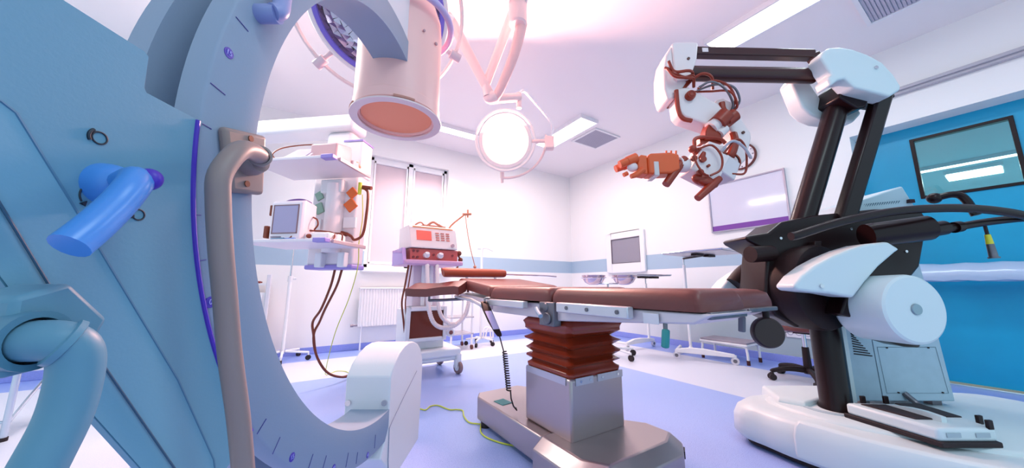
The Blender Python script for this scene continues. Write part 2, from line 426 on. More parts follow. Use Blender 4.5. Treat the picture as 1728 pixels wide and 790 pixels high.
# carriage: thin front cover plate, raised cover, back plate, arm and stand out of sight
cov = [(.10, 1.10), (.316, 1.101), (.3205, 1.098), (.322, 1.062), (.325, 1.058), (.384, 1.058)]
for k in range(0, 30):
    th = 181.4+k*1.6
    if th > 219: break
    f, z = arc(th, RO+.004); cov.append((f, z))
cov += [(.50, .60), (.44, .575), (.381, .659), (.325, .737), (.281, .82), (.258, .850), (.18, .97), (.10, .985)]
plate = MB().prism(cov, 'x', RA+.002, RA-.006).build('carriage_cover', cgray, t, bev=.003, seg=3)
k = .3955/.40
def kk(L): return [(f*k, .85+(z-.85)*k) for f, z in L]
rc = kk([(.10, .995), (.238, .993), (.246, .985), (.285, .927), (.411, .74), (.478, .62), (.486, .592), (.44, .580), (.384, .660), (.328, .738), (.284, .82), (.262, .850), (.183, .968), (.10, .985)])
big = [(f/k*1.0, .85+(z-.85)/k) for f, z in rc]
MB().prism(rc, 'x', -.3966, -.3972).build('raised_cover', mat('casing_lit', '#70a3bb', .5, spec=.3, bump=.04, bscale=300), t)  # paler casing copy stands in for the lit face
P = [(-.3968, f*.992, .85+(z-.85)*.992) for f, z in ((.12, .994), (.234, .993), (.243, .988), (.285, .927), (.411, .74), (.478, .62), (.486, .592))]
MB().tube(P, .0012, 6, sm=0).build('crease_shade_line', mat('crease_shade', '#4f7f9c', .6), t)  # dark line painted for the shade along the crease
sk = .395/.40
P = [(-.395, f*sk, .85+(z-.85)*sk) for f, z in ((.20, .99), (.247, .913), (.29, .841), (.424, .637), (.45, .60))]
MB().tube(P, .0010, 6).build('cover_seam', mat('seam_blue', '#2d5570', .6), t)
MB().prism([(.40, .86), (.46, .80), (.60, .84), (.56, 1.0), (.45, 1.0), (.40, .95)], 'x', RB-.004, RB-.03).build('back_plate', cgray, t, bev=.004)
P = [arc(181.5+q*1.6, RO+.005) for q in range(24)]
MB().tube([(RA+.0018, f, z) for f, z in P], .0030, 8).build('cover_trim', purple, t)['label'] = 'purple edge trim'
MB().bx(-.52, -.45, -.75, .10, 1.0, 1.09).build('support_arm', cgray, t, bev=.01)
MB().bx(-.62, -.36, -1.25, -.75, .16, 1.25).build('stand_column', cgray, t, bev=.03)
mb = MB().bx(-.75, -.68, -1.2, .1, .06, .14).bx(-.30, -.23, -1.2, -.3, .06, .14).bx(-.75, -.23, -1.25, -1.0, .06, .2)
mb.build('stand_base', cgray, t, bev=.01)
for x, y in ((-.715, .05), (-.265, -.32), (-.70, -1.2), (-.28, -1.2)):
    MB().cyl((x-.02, y, .045), (x+.02, y, .045), .045).build('caster', rubber, t)
# scale ticks and badges
mb = MB()
for a, b in (((.414, 1.235), (.437, 1.231)), ((.393, 1.116), (.416, 1.113)), ((.391, 1.057), (.404, 1.056)), ((.402, .939), (.408, .940)), ((.415, .882), (.424, .884)), ((.453, .77), (.462, .774)),
             ((.552, .621), (.569, .637)), ((.593, .573), (.608, .593)), ((.70, .492), (.714, .517)), ((.752, .462), (.766, .49)), ((.86, .42), (.868, .448)), ((.915, .40), (.92, .425)), ((1.03, .385), (1.032, .42))):
    d = Vector((b[0]-a[0], b[1]-a[1])).normalized()*.0; mb.tube([(RA+.0006, *a), (RA+.0006, *b)], .0006, 5)
mb.build('scale_tick', navy, t)
for (f, z, s) in ((.412, 1.175, '15'), (.439, .829, '0'), (.647, .543, '15'), (.802, .447, '30'), (.985, .388, '45')):
    th = math.atan2(z-CZ, f-CF)
    rad = .0075
    b = MB().cyl((RA-.001, f, z), (RA+.0008, f, z), rad, n=28).build('angle_badge', mat('badge_purple', '#4336a8', .4), t)
    text('badge_number', s, mat('badge_text', '#9fa8e8', .5), (RA+.001, f, z), (math.pi/2, 0, math.pi/2), .010, b)
hb = MB().cyl((RA, .452, 1.275), (RA+.030, .452, 1.275), .014).tube([(RA+.026, .446, 1.273), (RA+.030, .455, 1.283), (RA+.026, .462, 1.31), (RA+.02, .47, 1.36), (RA+.012, .48, 1.42)], .0125, 12, sm=5)
hb.build('grab_handle', mat('handle_grey_violet', '#8f97c6', .4), t)
# rear handle loop glimpsed behind the ring
MB().tube([(-.50, .53, 1.335), (-.56, .512, 1.345), (-.58, .505, 1.36), (-.58, .497, 1.40), (-.58, .50, 1.46), (-.52, .54, 1.5)], .010, 12, sm=6).build('rear_handle', blue, t)
# tan rail handle with its plate
pl = [(.409, 1.063), (.482, 1.084), (.491, .99), (.433, .978)]
hp = MB().prism(pl, 'x', RA-.0, RA+.014).build('handle_plate', tan, t, bev=.006, seg=3)
mb = MB()
for f, z in ((.451, 1.065), (.455, .997)): mb.cyl((RA+.012, f, z), (RA+.0155, f, z), .0045)
mb.build('screw', mat('screw_brown', '#7c4a3a', .4, metal=.4), hp)
MB().lathe([(.0, 0), (.021, 0), (.020, .012), (.015, .024), (.0, .026)], (RA+.012, .452, 1.03), (1, -.15, -.05), 24).build('handle_boss', tan, hp)
MB().tube([(RA+.025, .452, 1.03), (RA+.045, .436, 1.029), (-.340, .40, 1.024), (-.332, .372, 1.010), (-.33, .352, .975), (-.33, .355, .942), (-.33, .366, .892), (-.33, .38, .839), (-.33, .398, .77), (-.33, .421, .697), (-.33, .439, .63), (-.33, .452, .57), (-.335, .46, .53), (-.40, .47, .52)], .0115, 16, sm=5).build('rail_handle', tan, t)['label'] = 'tan curved rail handle'
MB().lathe([(.0115, -.003), (.0145, -.002), (.0145, .002), (.0115, .003)], (RA+.05, .428, 1.0285), (.6, -.8, -.1), 24).build('rail_collar', tan, t)
# blue brake lever
lv = MB().lathe([(0, .024), (.010, .024), (.016, .019), (.0195, .010), (.021, 0), (0, 0)], (RA, .307, .9485), (1, .0, .02), 32).build('brake_lever', blue, t)
MB().tube([(-.378, .302, .949), (-.366, .300, .951), (-.354, .294, .949), (-.346, .285, .938), (-.342, .273, .918), (-.338, .258, .897), (-.336, .245, .880)], [.010, .0118, .0122, .0122, .0122, .0122, .0122], 16, sm=5).build('lever_arm', blue, lv)
MB().sph((-.350, .3005, .9515), .0118, (1, .75, .9)).build('lever_cap', purple, lv)
# symbols on the cover
sym = mat('symbol_black', '#1d2a38', .5)
def ring(mb, f, z, R, r=.0008, a0=0, a1=360, n=28, x=RA+.0025):
    P = [(x, f+R*math.cos(math.radians(a0+(a1-a0)*k/n)), z+R*math.sin(math.radians(a0+(a1-a0)*k/n))) for k in range(n+(0 if a1-a0 == 360 else 1))]
    mb.tube(P, r, 6, closed=(a1-a0 == 360))
mb = MB(); ring(mb, .2945, .991, .0058); ring(mb, .2945, .991, .0082, .0014, 130, 215, 10); mb.build('cover_symbol', sym, t)
mb = MB(); ring(mb, .338, .925, .0056); mb.cyl((RA+.0015, .3322, .9225), (RA+.003, .3322, .9225), .0022); mb.build('cover_symbol', sym, t)
mb = MB(); ring(mb, .302, .935, .013, .0007, 150, 215, 10)
mb.cyl((RA+.002, .2905, .9425), (RA+.002, .2915, .947), .003, .0002, 8).cyl((RA+.002, .2925, .927), (RA+.002, .295, .9235), .003, .0002, 8); mb.build('cover_symbol', sym, t)
# lower bracket and push handle
br = MB().prism([(.234, .842), (.262, .853), (.292, .822), (.286, .806), (.255, .788), (.236, .786)], 'x', -.392, -.352).build('handle_bracket', tealgr, t, bev=.004)
MB().lathe([(.0165, 0), (.0165, .014), (.021, .014), (.021, 0), (.0165, 0)], (-.358, .2445, .811), (1, 0, 0), 32).build('bracket_ring', mat('bracket_teal', '#4f8199', .45), br)
MB().lathe([(0, .0), (.016, .0), (.016, .003), (0, .003)], (-.3535, .2445, .811), (1, 0, 0), 28).build('bracket_bore', black, br)
MB().tube([(-.36, .2435, .811), (-.345, .244, .811), (-.333, .2485, .810), (-.328, .2545, .802), (-.327, .257, .785), (-.327, .2555, .757), (-.327, .248, .730), (-.327, .238, .70), (-.327, .225, .67)], .0145, 16, sm=6).build('push_handle', tealgr, t)
MB().lathe([(.0145, -.003), (.0172, -.002), (.0172, .002), (.0145, .003)], (-.332, .2505, .8085), (.5, .8, -.5), 24).build('handle_collar', tealgr, t)

# ================================================================== OPERATING TABLE
t = thing('operating_table', 'operating table with leather pads coloured with a warm glow and steel base in the centre', 'operating table', (1.25, 1.4, 0))
otable = t
# base: long body plus cross foot with a sloped top
poly = [(.985, 1.30), (.985, 1.95), (1.03, 2.02), (1.33, 2.02), (1.375, 1.95), (1.375, 1.30)]
base = MB().prism(poly, 'z', .035, .165).build('base', steel, t, bev=.008)
def foot(z0, z1, i):
    return None
loops = []
for z, e in ((.03, 0), (.125, 0), (.175, .05)):
    loops.append([(.935+e, 1.30-e*.3, z), (.935+e, .99+e, z), (1.0+e, .90+e, z), (1.46-e, .90+e, z), (1.56-e, .965+e*.6, z), (1.56-e, 1.12, z), (1.39, 1.30-e*.3, z)])
MB().loft(loops).build('cross_foot', steel, base, bev=.006)
mb = MB().box((1.53, .945, .1), (.05, .012, .03), (0, 0, .55)); mb.build('power_inlet', black, base)
MB().cyl((1.29, .90, .10), (1.29, .885, .10), .012).tube([(1.29, .888, .10), (1.285, .87, .10), (1.27, .855, .085), (1.262, .85, .065)], .009, 10, sm=4).build('earth_plug', yellow, base)
for x, y in ((1.02, 1.9), (1.33, 1.9), (1.01, 1.02), (1.45, 1.02)): MB().cyl((x, y, 0), (x, y, .04), .03).build('leveling_foot', rubber, base)
MB().box((1.07, 1.78, .166), (.07, .09, .003), (0, 0, .1)).build('base_label', tealp, base)
# column shroud
cx0, cx1, cy0, cy1 = 1.045, 1.395, 1.155, 1.51
sh = MB().bx(cx0, cx1, cy0, cy1, .165, .435).build('column_shroud', steel, t, bev=.012, seg=2)
mb = MB()
for x0, x1 in ((cx0+.03, cx0+.14), (cx0+.17, cx1-.005)): mb.bx(x0, x1, cy0-.004, cy0+.001, .405, .437)
mb.bx(cx0-.004, cx0+.001, cy0+.03, cy1-.02, .405, .437)
mb.build('shroud_clamp', mat('clamp_steel', '#c4c0c6', .35, metal=.8), sh)
mb = MB()
for x, y, d in ((cx0+.06, cy0-.004, 1), (cx0+.12, cy0-.004, 1), (cx0+.2, cy0-.004, 1), (cx1-.04, cy0-.004, 1)): mb.cyl((x, y, .421), (x, y-.003, .421), .006)
mb.build('shroud_screw', chrome, sh)
# bellows
def rrect(cx, cy, w, d, z, rad=.05, n=6, wob=0, ph=0):
    out = []
    for q, (sx, sy) in enumerate(((1, 1), (-1, 1), (-1, -1), (1, -1))):
        for k in range(n+1):
            a = math.radians(90*q+90*k/n)
            x = cx+sx*(w/2-rad)+rad*math.cos(a); y = cy+sy*(d/2-rad)+rad*math.sin(a)
            out.append((x, y, z+wob*math.sin(2.3*a+ph)))
    return out
loops = []; ccx, ccy = (cx0+cx1)/2, (cy0+cy1)/2
zs = [.43, .452, .472, .492, .512, .532, .556, .58, .606, .634, .665, .69]
ws = [0, .012, -.03, .022, -.03, .026, -.034, .036, -.045, .03, .045, .0]
for i, (z, w) in enumerate(zip(zs, ws)):
    loops.append(rrect(ccx, ccy, .335+w, .34+w, z, .03, 6, .004 if 0 < i < 11 else 0, i*1.3))
fine = []
for i in range(len(loops)-1):
    for k in range(4):
        u = k/4
        fine.append([tuple(Vector(a)*(1-u)+Vector(b)*u+Vector((a[0]-ccx, a[1]-ccy, 0))*(.02*math.sin(math.pi*u)*(-1 if i % 2 else .6))) for a, b in zip(loops[i], loops[i+1])])
fine.append(loops[-1])
MB().loft(fine).build('bellows', bell, t, ang=70)
# table top: frame and pads
mb = MB()
fr = MB().bx(1.03, 1.57, 1.2, 1.85, .69, .765)
fr.prism([(.56, .735), (1.22, .688), (1.22, .768), (.50, .768)], 'x', 1.01, 1.27).prism([(.62, .735), (1.22, .688), (1.22, .768), (.54, .768)], 'x', 1.32, 1.58)
frame = fr.build('frame', mat('frame_steel', '#dccfd4', .4, metal=.25), t, bev=.006)
fr = MB().prism([(1.85, .70), (2.33, .765), (2.33, .80), (1.85, .765)], 'x', 1.01, 1.58); fr.build('back_frame', MATS['frame_steel'], frame, bev=.005)
mb = MB().bx(.965, 1.0, .765, 1.15, .735, .778); ab = mb.build('accessory_rail', mat('rail_steel', '#d6d3d9', .3, metal=.5), t, bev=.005)
mb = MB()
for y in (1.08, .96, .81): mb.cyl((.966, y, .757), (.961, y, .757), .008)
mb.build('rail_screw', dsteel, ab)
mb = MB().bx(.97, 1.005, 1.42, 1.82, .735, .772); mb.build('accessory_rail', MATS['rail_steel'], t, bev=.005)
mb = MB().tube([(.96, 2.28, .775), (.955, 2.0, .76), (.94, 1.83, .735)], .012, 12).sph((.94, 1.825, .734), .014); mb.build('side_bar', MATS['rail_steel'], t)
mb = MB().bx(.985, 1.03, 1.19, 1.30, .665, .775).cyl((.975, 1.235, .70), (1.03, 1.235, .70), .028).cyl((.98, 1.25, .75), (1.03, 1.25, .75), .02); mb.build('hinge_block', dsteel, t, bev=.004)
MB().tube([(.97, 1.30, .742), (.955, 1.27, .728), (.945, 1.235, .712)], .011, 10).build('hinge_lever', mat('lever_grey_blue', '#8fa2b8', .4), t)
MB().box((1.002, .70, .742), (.004, .06, .036)).build('lock_plate', mat('plate_pale', '#dcd9df', .4), t, bev=.002)
mb = MB().cyl((1.02, .66, .735), (1.01, .655, .69), .007); g = mb.build('release_lever', dsteel, t)
MB().box((1.008, .655, .682), (.020, .022, .06), (.06, .1, 0)).build('lever_grip', tealp, g, bev=.006)
mb = MB().cyl((1.45, .62, .75), (1.455, .615, .70), .005); g = mb.build('release_lever', dsteel, t)
MB().box((1.447, .615, .705), (.02, .022, .06), (.05, .12, 0)).build('lever_grip', mat('grip_grey', '#6d6a74', .5), g, bev=.005)
MB().bx(1.03, 1.26, .515, .60, .750, .772).build('end_plate', dsteel, t, bev=.004)
MB().bx(1.33, 1.57, .535, .62, .757, .772).build('end_plate', dsteel, t, bev=.004)
def pad(name, x0, x1, ys, z0s, th, rx=.035, mat_=leather, parent=None, label=None):
    """pad along Y: ys list of (y, inset), z0s bottom heights; rounded cross-section"""
    loops = []
    for (y, ins, tk), z0 in zip(ys, z0s):
        L = []
        a, b = x0+ins, x1-ins
        z1 = z0+th*tk
        h = z1-z0
        for u in range(7):
            an = math.radians(180-90*u/6); L.append((a+rx+rx*math.cos(an), y, z1-h*.75+h*.75*math.sin(an)))
        for u in range(7):
            an = math.radians(90-90*u/6); L.append((b-rx+rx*math.cos(an), y, z1-h*.75+h*.75*math.sin(an)))
        L += [(b, y, z0), (a, y, z0)]
        loops.append(L)
    o = MB().loft(loops).build(name, mat_, parent or t, ang=45)
    return o
def ends(y0, y1, e=.05):
    return [(y0, .012, .55), (y0+.008, .004, .8), (y0+e*.4, 0, .95), (y0+e, 0, 1), (y1-e, 0, 1), (y1-e*.4, 0, .95), (y1-.008, .004, .8), (y1, .012, .55)]
pad('leg_pad', 1.0, 1.285, ends(.53, 1.225), [.772]*8, .069)
pad('leg_pad', 1.295, 1.60, ends(.56, 1.225, .09), [.772]*8, .068)
pad('seat_pad', 1.0, 1.60, ends(1.235, 1.83), [.776]*8, .069)
z = [.785+.075*(i/7) for i in range(8)]
pad('back_pad', 1.0, 1.60, ends(1.84, 2.36), [.782, .783, .785, .79, .838, .845, .85, .852], .068)
MB().tube([(.90, 2.40, .952), (.93, 2.40, .955), (1.15, 2.40, .955), (1.40, 2.38, .955), (1.44, 2.38, .955)], [.03, .037, .037, .034, .03], 16, sm=4).build('head_bolster', mat('bolster_glow_russet', '#a8482c', .45, bump=.1, bscale=80), t)  # dark bolster coloured orange-brown for the warm glow
mb = MB().cyl((1.1, 2.37, .80), (1.1, 2.40, .93), .01).cyl((1.35, 2.36, .80), (1.35, 2.385, .93), .01).tube([(1.4, 2.39, .95), (1.75, 2.2, .938), (1.82, 2.15, .93)], .006, 8)
mb.build('bolster_bracket', chrome, t)
# arm board swung out to the near side
loops = []
A = Vector((.96, 2.16, 0)); B = Vector((.70, 2.56, 0)); dr = (B-A).normalized(); sd = Vector((dr.y, -dr.x, 0))
for u, w, zt in ((0, .055, .862), (.06, .065, .868), (.3, .07, .862), (.55, .075, .848), (.8, .078, .848), (.94, .074, .852), (1, .055, .845)):
    c = A+(B-A)*u; L = []
    for q in range(13):
        a = math.radians(180-180*q/12); s_ = math.cos(a)
        L.append(tuple(c+sd*(s_*w)+Vector((0, 0, zt+.022*s_+.004-.014*(1-s_*s_)*(1 if .1 < u < .9 else .2)-(.012 if abs(s_) > .98 else 0)))))
    L += [tuple(c+sd*(.9*w)+Vector((0, 0, zt-.05))), tuple(c-sd*(.9*w)+Vector((0, 0, zt-.075)))]
    loops.append(L)
ap = MB().loft(loops).build('arm_board', leather, t, ang=50)
MB().cyl((.80, 2.40, .80), (.80, 2.40, .74), .008).tube([(.80, 2.40, .745), (.88, 2.3, .75), (1.02, 2.2, .76)], .01, 8).cyl((.745, 2.49, .80), (.75, 2.48, .77), .006).build('board_bracket', dsteel, ap)
mb = MB().cyl((1.56, .575, .755), (1.56, .575, .70), .012); rp = mb.build('pad_post', mblack, t)
dc = Vector((1.535, .565, .672)); dn = Vector((-.62, -.75, .08))
MB().lathe([(0, .010), (.052, .010), (.057, .005), (.059, -.010), (.055, -.018), (0, -.018)], dc, dn, 40).build('round_pad', mat('disc_black', '#2a100c', .45), rp)

# handset hanging on the table's side rail
t = thing('hand_control', 'dark wired handset hanging from the side of the operating table', 'remote control', (.93, 1.70, .60))
d = Vector((.02, -.17, -.17))
mb = MB().loft([[(c[0]+sx*w, c[1]+sy*h*.7, c[2]+sy*h*.35) for sx, sy in ((-1, -1), (1, -1), (1, 1), (-1, 1))] for c, w, h in (((.948, 1.80, .752), .022, .02), ((.944, 1.765, .715), .028, .022), ((.942, 1.69, .645), .026, .02), ((.942, 1.625, .592), .02, .016), ((.942, 1.61, .578), .013, .011))])
hcb = mb.build('body', mblack, t, bev=.004)
mb = MB().loft([[(c[0]-.004+sx*w, c[1]-.021, c[2]-.010+sy*.0) if False else (c[0]+sx*w, c[1]-.0175, c[2]-.0095) for sx in (-1, 1)]+[(c[0]+sx*w, c[1]-.0155, c[2]-.0075) for sx in (1, -1)] for c, w in (((.944, 1.762, .712), .022), ((.942, 1.66, .62), .02))])
mb.build('keypad_label', mat('label_lilac', '#b8b2e0', .4), hcb)
MB().tube([(.95, 1.80, .755), (.955, 1.81, .775), (.985, 1.80, .778)], .006, 8, sm=4).build('hook', dsteel, t)
P = [(.942, 1.608, .58), (.945, 1.59, .54), (.95, 1.575, .50)]
n = 16*14
for i in range(n+1):
    u = i/n; z = .50-.20*u; a = i/14*2*math.pi
    P.append((.953+.02*u+.011*math.cos(a), 1.57-.01*u+.011*math.sin(a), z))
P += [(.985, 1.555, .26), (1.0, 1.555, .22), (1.03, 1.57, .19), (1.045, 1.60, .19)]
MB().tube(P, .0038, 6).build('coiled_cord', rubber, t)

# green-yellow earth wire on the floor
start((1.0, 1.95, 0))
w = [(.70, 2.42, .006), (.755, 2.40, .006), (.79, 2.352, .006), (.84, 2.40, .006), (.893, 2.385, .006), (.93, 2.27, .006), (.975, 2.24, .006), (1.0, 2.2, .006), (.965, 2.1, .008), (.955, 2.0, .006), (.99, 1.95, .006), (1.0, 1.93, .006), (.955, 1.84, .006), (.95, 1.76, .006), (.985, 1.66, .006), (1.04, 1.58, .006)]
props(MB().tube(w, .0042, 8, sm=8).build('earth_wire', yellow), 'thin green-yellow earth wire lying on the lavender floor by the table base', 'cable')

# ================================================================== SURGICAL MICROSCOPE (frame: right, forward, up)
t = thing('surgical_microscope', 'white and black floor-standing surgical microscope with counterbalanced arm at the right', 'microscope', (1.75, 1.75, 0), FC)
mic = t
loops = []
bp = [(1.25, 1.95), (1.29, 1.83), (1.345, 1.69), (1.50, 1.45), (1.75, 1.24), (2.1, 1.10), (2.75, 1.08), (2.95, 1.25), (2.95, 2.0), (2.6, 2.16), (1.55, 2.12), (1.32, 2.05)]
cx_, cy_ = 2.0, 1.65
for z, k in ((.035, .97), (.06, 1.0), (.14, .995), (.185, .97), (.205, .93), (.215, .88)):
    loops.append([(cx_+(x-cx_)*k, cy_+(y-cy_)*k, z) for x, y in bp])
def sm_loop(L):
    return [tuple(v) for v in catmull(L, 5, True)]
mb = MB().loft([sm_loop(l) for l in loops]); base = mb.build('base', mwhite, t, ang=50)
MB().prism([tuple(v)[:2] for v in catmull([(cx_+(x-cx_)*.93, cy_+(y-cy_)*.93, 0) for x, y in bp], 5, True)], 'z', .01, .04).build('base_skirt', rubber, base)
# raised deck and ridge, seam, column collar
mb = MB().loft([sm_loop([(1.9+(x-1.9)*k, 1.7+(y-1.7)*k, z) for x, y in ((1.43, 1.97), (1.46, 1.68), (1.62, 1.50), (1.95, 1.32), (2.5, 1.25), (2.75, 1.6), (2.6, 2.0), (1.8, 2.04))]) for z, k in ((.20, 1.0), (.222, .985), (.232, .95))])
mb.build('base_deck', mwhite, base, ang=50)
fc = [tuple(v)[:2] for v in catmull([(1.338, 1.68, 0), (1.492, 1.435, 0), (1.745, 1.222, 0), (2.1, 1.078, 0), (2.75, 1.055, 0), (2.97, 1.23, 0)], 5)]+[ (2.7, 1.20), (2.2, 1.21), (1.85, 1.33), (1.6, 1.52), (1.46, 1.72)]
MB().loft([[(1.9+(x-1.9)*k, 1.6+(y-1.6)*k, z) for x, y in fc] for z, k in ((.046, .995), (.07, 1.004), (.15, 1.004), (.19, .985), (.218, .95))]).build('front_cover', mwhite, base, bev=.012, seg=3)
MB().loft([[(1.62+(x-1.62)*k, 2.0+(y-2.0)*k, z) for x, y in ((1.44, 1.88), (1.52, 1.80), (1.80, 1.93), (1.9, 2.1), (1.52, 2.1))] for z, k in ((.20, 1.05), (.245, 1.0), (.255, .93))]).build('rear_cover', mwhite, base, bev=.01, seg=3)
MB().lathe([(.13, 0), (.13, .006), (.115, .010), (.10, .004)], (1.64, 1.80, .229), (0, 0, 1), 40).build('collar_ring', mat('collar_pale', '#aebfc8', .4), base)
# lower pole
MB().lathe([(0, .22), (.072, .22), (.072, .25), (.064, .262), (.064, .78), (0, .78)], (1.66, 1.78, 0), n=28).build('lower_pole', black, t)
# cabinet
cab = MB().loft([[(1.775, 1.80, .26), (2.30, 1.80, .26), (2.30, 2.1, .26), (2.06, 2.1, .26)], [(1.775, 1.80, 1.02), (2.255, 1.80, 1.02), (2.255, 2.1, 1.02), (2.06, 2.1, 1.02)]]).build('control_cabinet', mgrey, t, bev=.006)
MB().bx(1.752, 1.782, 1.79, 1.812, .255, 1.02).build('cabinet_edge', mwhite, cab, bev=.003)
mb = MB()
for i in range(9):
    z = .60-.013*i; x1 = 1.815+.010*(i+1)
    mb.tube([(1.812, 1.799, z), (x1, 1.799, z-.011)], .0032, 6)
mb.build('vent_slot', black, cab)
mb = MB().tube([(1.925, 1.7985, .28), (1.915, 1.7985, .80)], .0012, 5).tube([(1.94, 1.7985, .53), (2.25, 1.7985, .53)], .0012, 5).tube([(1.94, 1.7985, .53), (1.95, 1.7985, .30), (2.27, 1.7985, .30), (2.25, 1.7985, .53)], .0008, 5)
mb.build('panel_seam', mat('seam_dark', '#5a7080', .6), cab)
mb = MB()
for x, z in ((1.99, .527), (2.21, .527), (2.01, .303), (2.24, .303)): mb.cyl((x, 1.80, z), (x, 1.795, z), .004)
mb.build('panel_screw', black, cab)
for x in (1.86, 2.24):
    MB().bx(x-.025, x+.025, 1.83, 1.87, .225, .265).build('cabinet_foot', dsteel, cab)
# foot switch on the base
t2 = thing('foot_switch', 'white foot pedal panel with two black pads on the microscope base', 'foot switch', (1.8, 1.5, .24), FC)
A0, A1, A2, A3 = Vector((1.595, 1.665, 0)), Vector((1.665, 1.375, 0)), Vector((1.895, 1.375, 0)), Vector((1.95, 1.64, 0))
def fq(u, v, z): 
    p = A0*(1-u)*(1-v)+A1*(1-u)*v+A2*u*v+A3*u*(1-v); return (p.x, p.y, z)
mb = MB().loft([[fq(u, v, z) for u, v in ((-.02, -.02), (-.02, 1.03), (1.02, 1.03), (1.02, -.02))] for z in (.232, .252)]); fb = mb.build('pedal_skirt', rubber, t2, bev=.004)
loops = [[fq(u, v, z) for u, v in ((0, 0), (0, 1), (1, 1), (1, 0))] for z in (.25, .30)]
MB().loft(loops).build('pedal_frame', mwhite, t2, bev=.012, seg=3)
for u0, u1, v0, v1 in ((.10, .42, .10, .70), (.60, .92, .02, .60)):
    mb = MB().loft([[fq(u, v, z) for u, v in ((u0, v0), (u0+.05, v1), (u1+.05, v1), (u1, v0))] for z in (.292, .305)]); mb.build('pedal_pad', rubber, t2, bev=.004)
mb = MB().loft([[fq(.45+s*.04, v, .295+.03*math.sin(v*2.6)) if q else fq(.45+s*.04, v, .29) for s, q in ((-1, 0), (-1, 1), (1, 1), (1, 0))] for v in (.0, .2, .4, .6, .8)]); mb.build('center_bar', mwhite, t2)
for u in (.12, .62):
    mb = MB().loft([[fq(a, 1.004, z) for a, z in ((u, .268), (u+.24, .268), (u+.24, .284), (u, .284))], [fq(a, 1.012, z) for a, z in ((u, .268), (u+.24, .268), (u+.24, .284), (u, .284))]]); mb.build('pedal_slot', mat('slot_grey', '#aab9c2', .5), t2)
for u, v in ((.92, .98), (.25, -.02), (.55, -.04), (1.0, .80)):
    p = fq(u, v, .312); MB().box(p, (.022, .012, .035)).build('pedal_clip', black, t2, bev=.003)
MB().tube([(1.97, 1.66, .26), (2.03, 1.70, .25), (2.06, 1.76, .255), (2.04, 1.80, .30)], .014, 10, sm=5).build('pedal_hinge', dsteel, t2)
start((1.75, 1.75, 0), FC); t = mic
# black balance body
body = [(1.34, .70), (1.30, .80), (1.345, 1.03), (1.25, 1.085), (1.235, 1.105), (1.26, 1.115), (1.36, 1.13), (1.44, 1.19), (1.62, 1.225), (1.95, 1.26), (2.10, 1.262), (2.20, 1.245), (2.225, 1.20), (2.13, .95), (2.06, .88), (1.80, .84), (1.62, .70), (1.45, .64)]
bb = MB().prism(body, 'y', 1.70, 1.90).build('balance_body', black, t, bev=.012, seg=3)
mb = MB()
for x, z in ((1.42, 1.10), (1.56, 1.14), (1.62, 1.165), (1.80, 1.15), (2.07, 1.03), (1.36, 1.05)): mb.cyl((x, 1.702, z), (x, 1.695, z), .007)
mb.build('body_screw', chrome, bb)
MB().prism([(1.36, .76), (1.395, .76), (1.445, 1.01), (1.41, 1.01)], 'y', 1.66, 1.70).build('link_bar', mblack, bb, bev=.004)
MB().prism([(1.52, .93), (1.555, .93), (1.60, 1.08), (1.565, 1.08)], 'y', 1.66, 1.70).build('link_bar', mblack, bb, bev=.004)
MB().cyl((1.235, 1.68, 1.012), (1.36, 1.70, 1.02), .042).build('side_stub', mblack, bb)
# drum under the sail cover
MB().lathe([(0, -.16), (.20, -.16), (.215, -.14), (.215, .0), (.205, .02), (0, .02)], (1.56, 1.66, .845), (.25, -1, 0), 48).build('pivot_drum', mblack, t)
# sail-shaped covers, near and far side
sail = [(1.275, .850), (1.29, .83), (1.36, .822), (1.431, .816), (1.54, .797), (1.60, .862), (1.68, .938), (1.77, 1.005), (1.794, 1.018), (1.742, 1.054), (1.645, 1.044), (1.56, 1.02), (1.471, .985), (1.39, .945), (1.32, .898)]
sl_ = MB().prism(sail, 'y', 1.49, 1.60).build('sail_cover', mwhite, t, bev=.022, seg=4)
MB().cyl((1.40, 1.492, .85), (1.40, 1.482, .85), .009).build('cover_bolt', chrome, sl_)
far = [(x-.02, z-.015) for x, z in sail]
MB().prism(far, 'y', 1.98, 2.09).build('sail_cover', mwhite, t, bev=.022, seg=4)
mb = MB().tube([(1.33, 1.96, .86), (1.40, 1.96, .93), (1.5, 1.96, .98), (1.62, 1.95, 1.0)], .05, 12, sm=4); mb.build('far_housing', mblack, t)
# big counterweight cylinder
MB().lathe([(0, .0), (.135, .0), (.145, -.006), (.149, -.02), (.149, -.20), (.14, -.215), (0, -.215)], (1.725, 1.42, .752), (.05, -1, .02), 56).build('counterweight', mwhite, t, ang=30)
MB().lathe([(0, .004), (.022, .004), (.024, 0), (0, 0)], (1.725, 1.418, .752), (.05, -1, .02), 32).build('weight_cap', mat('cap_steel', '#8fa4ae', .3, metal=.5), t)
MB().prism([(1.53, .72), (1.60, .70), (1.72, .60), (1.80, .575), (1.87, .57), (1.88, .60), (1.80, .63), (1.70, .80), (1.60, .86)], 'y', 1.55, 1.64).build('weight_bracket', black, t, bev=.008)
MB().cyl((1.57, 1.545, .842), (1.57, 1.535, .842), .013).build('pivot_bolt', chrome, t)
MB().cyl((1.72, 1.56, 1.09), (1.95, 1.50, 1.12), .058).cyl((1.74, 1.558, 1.092), (1.755, 1.553, 1.094), .06).build('drive_motor', black, t)
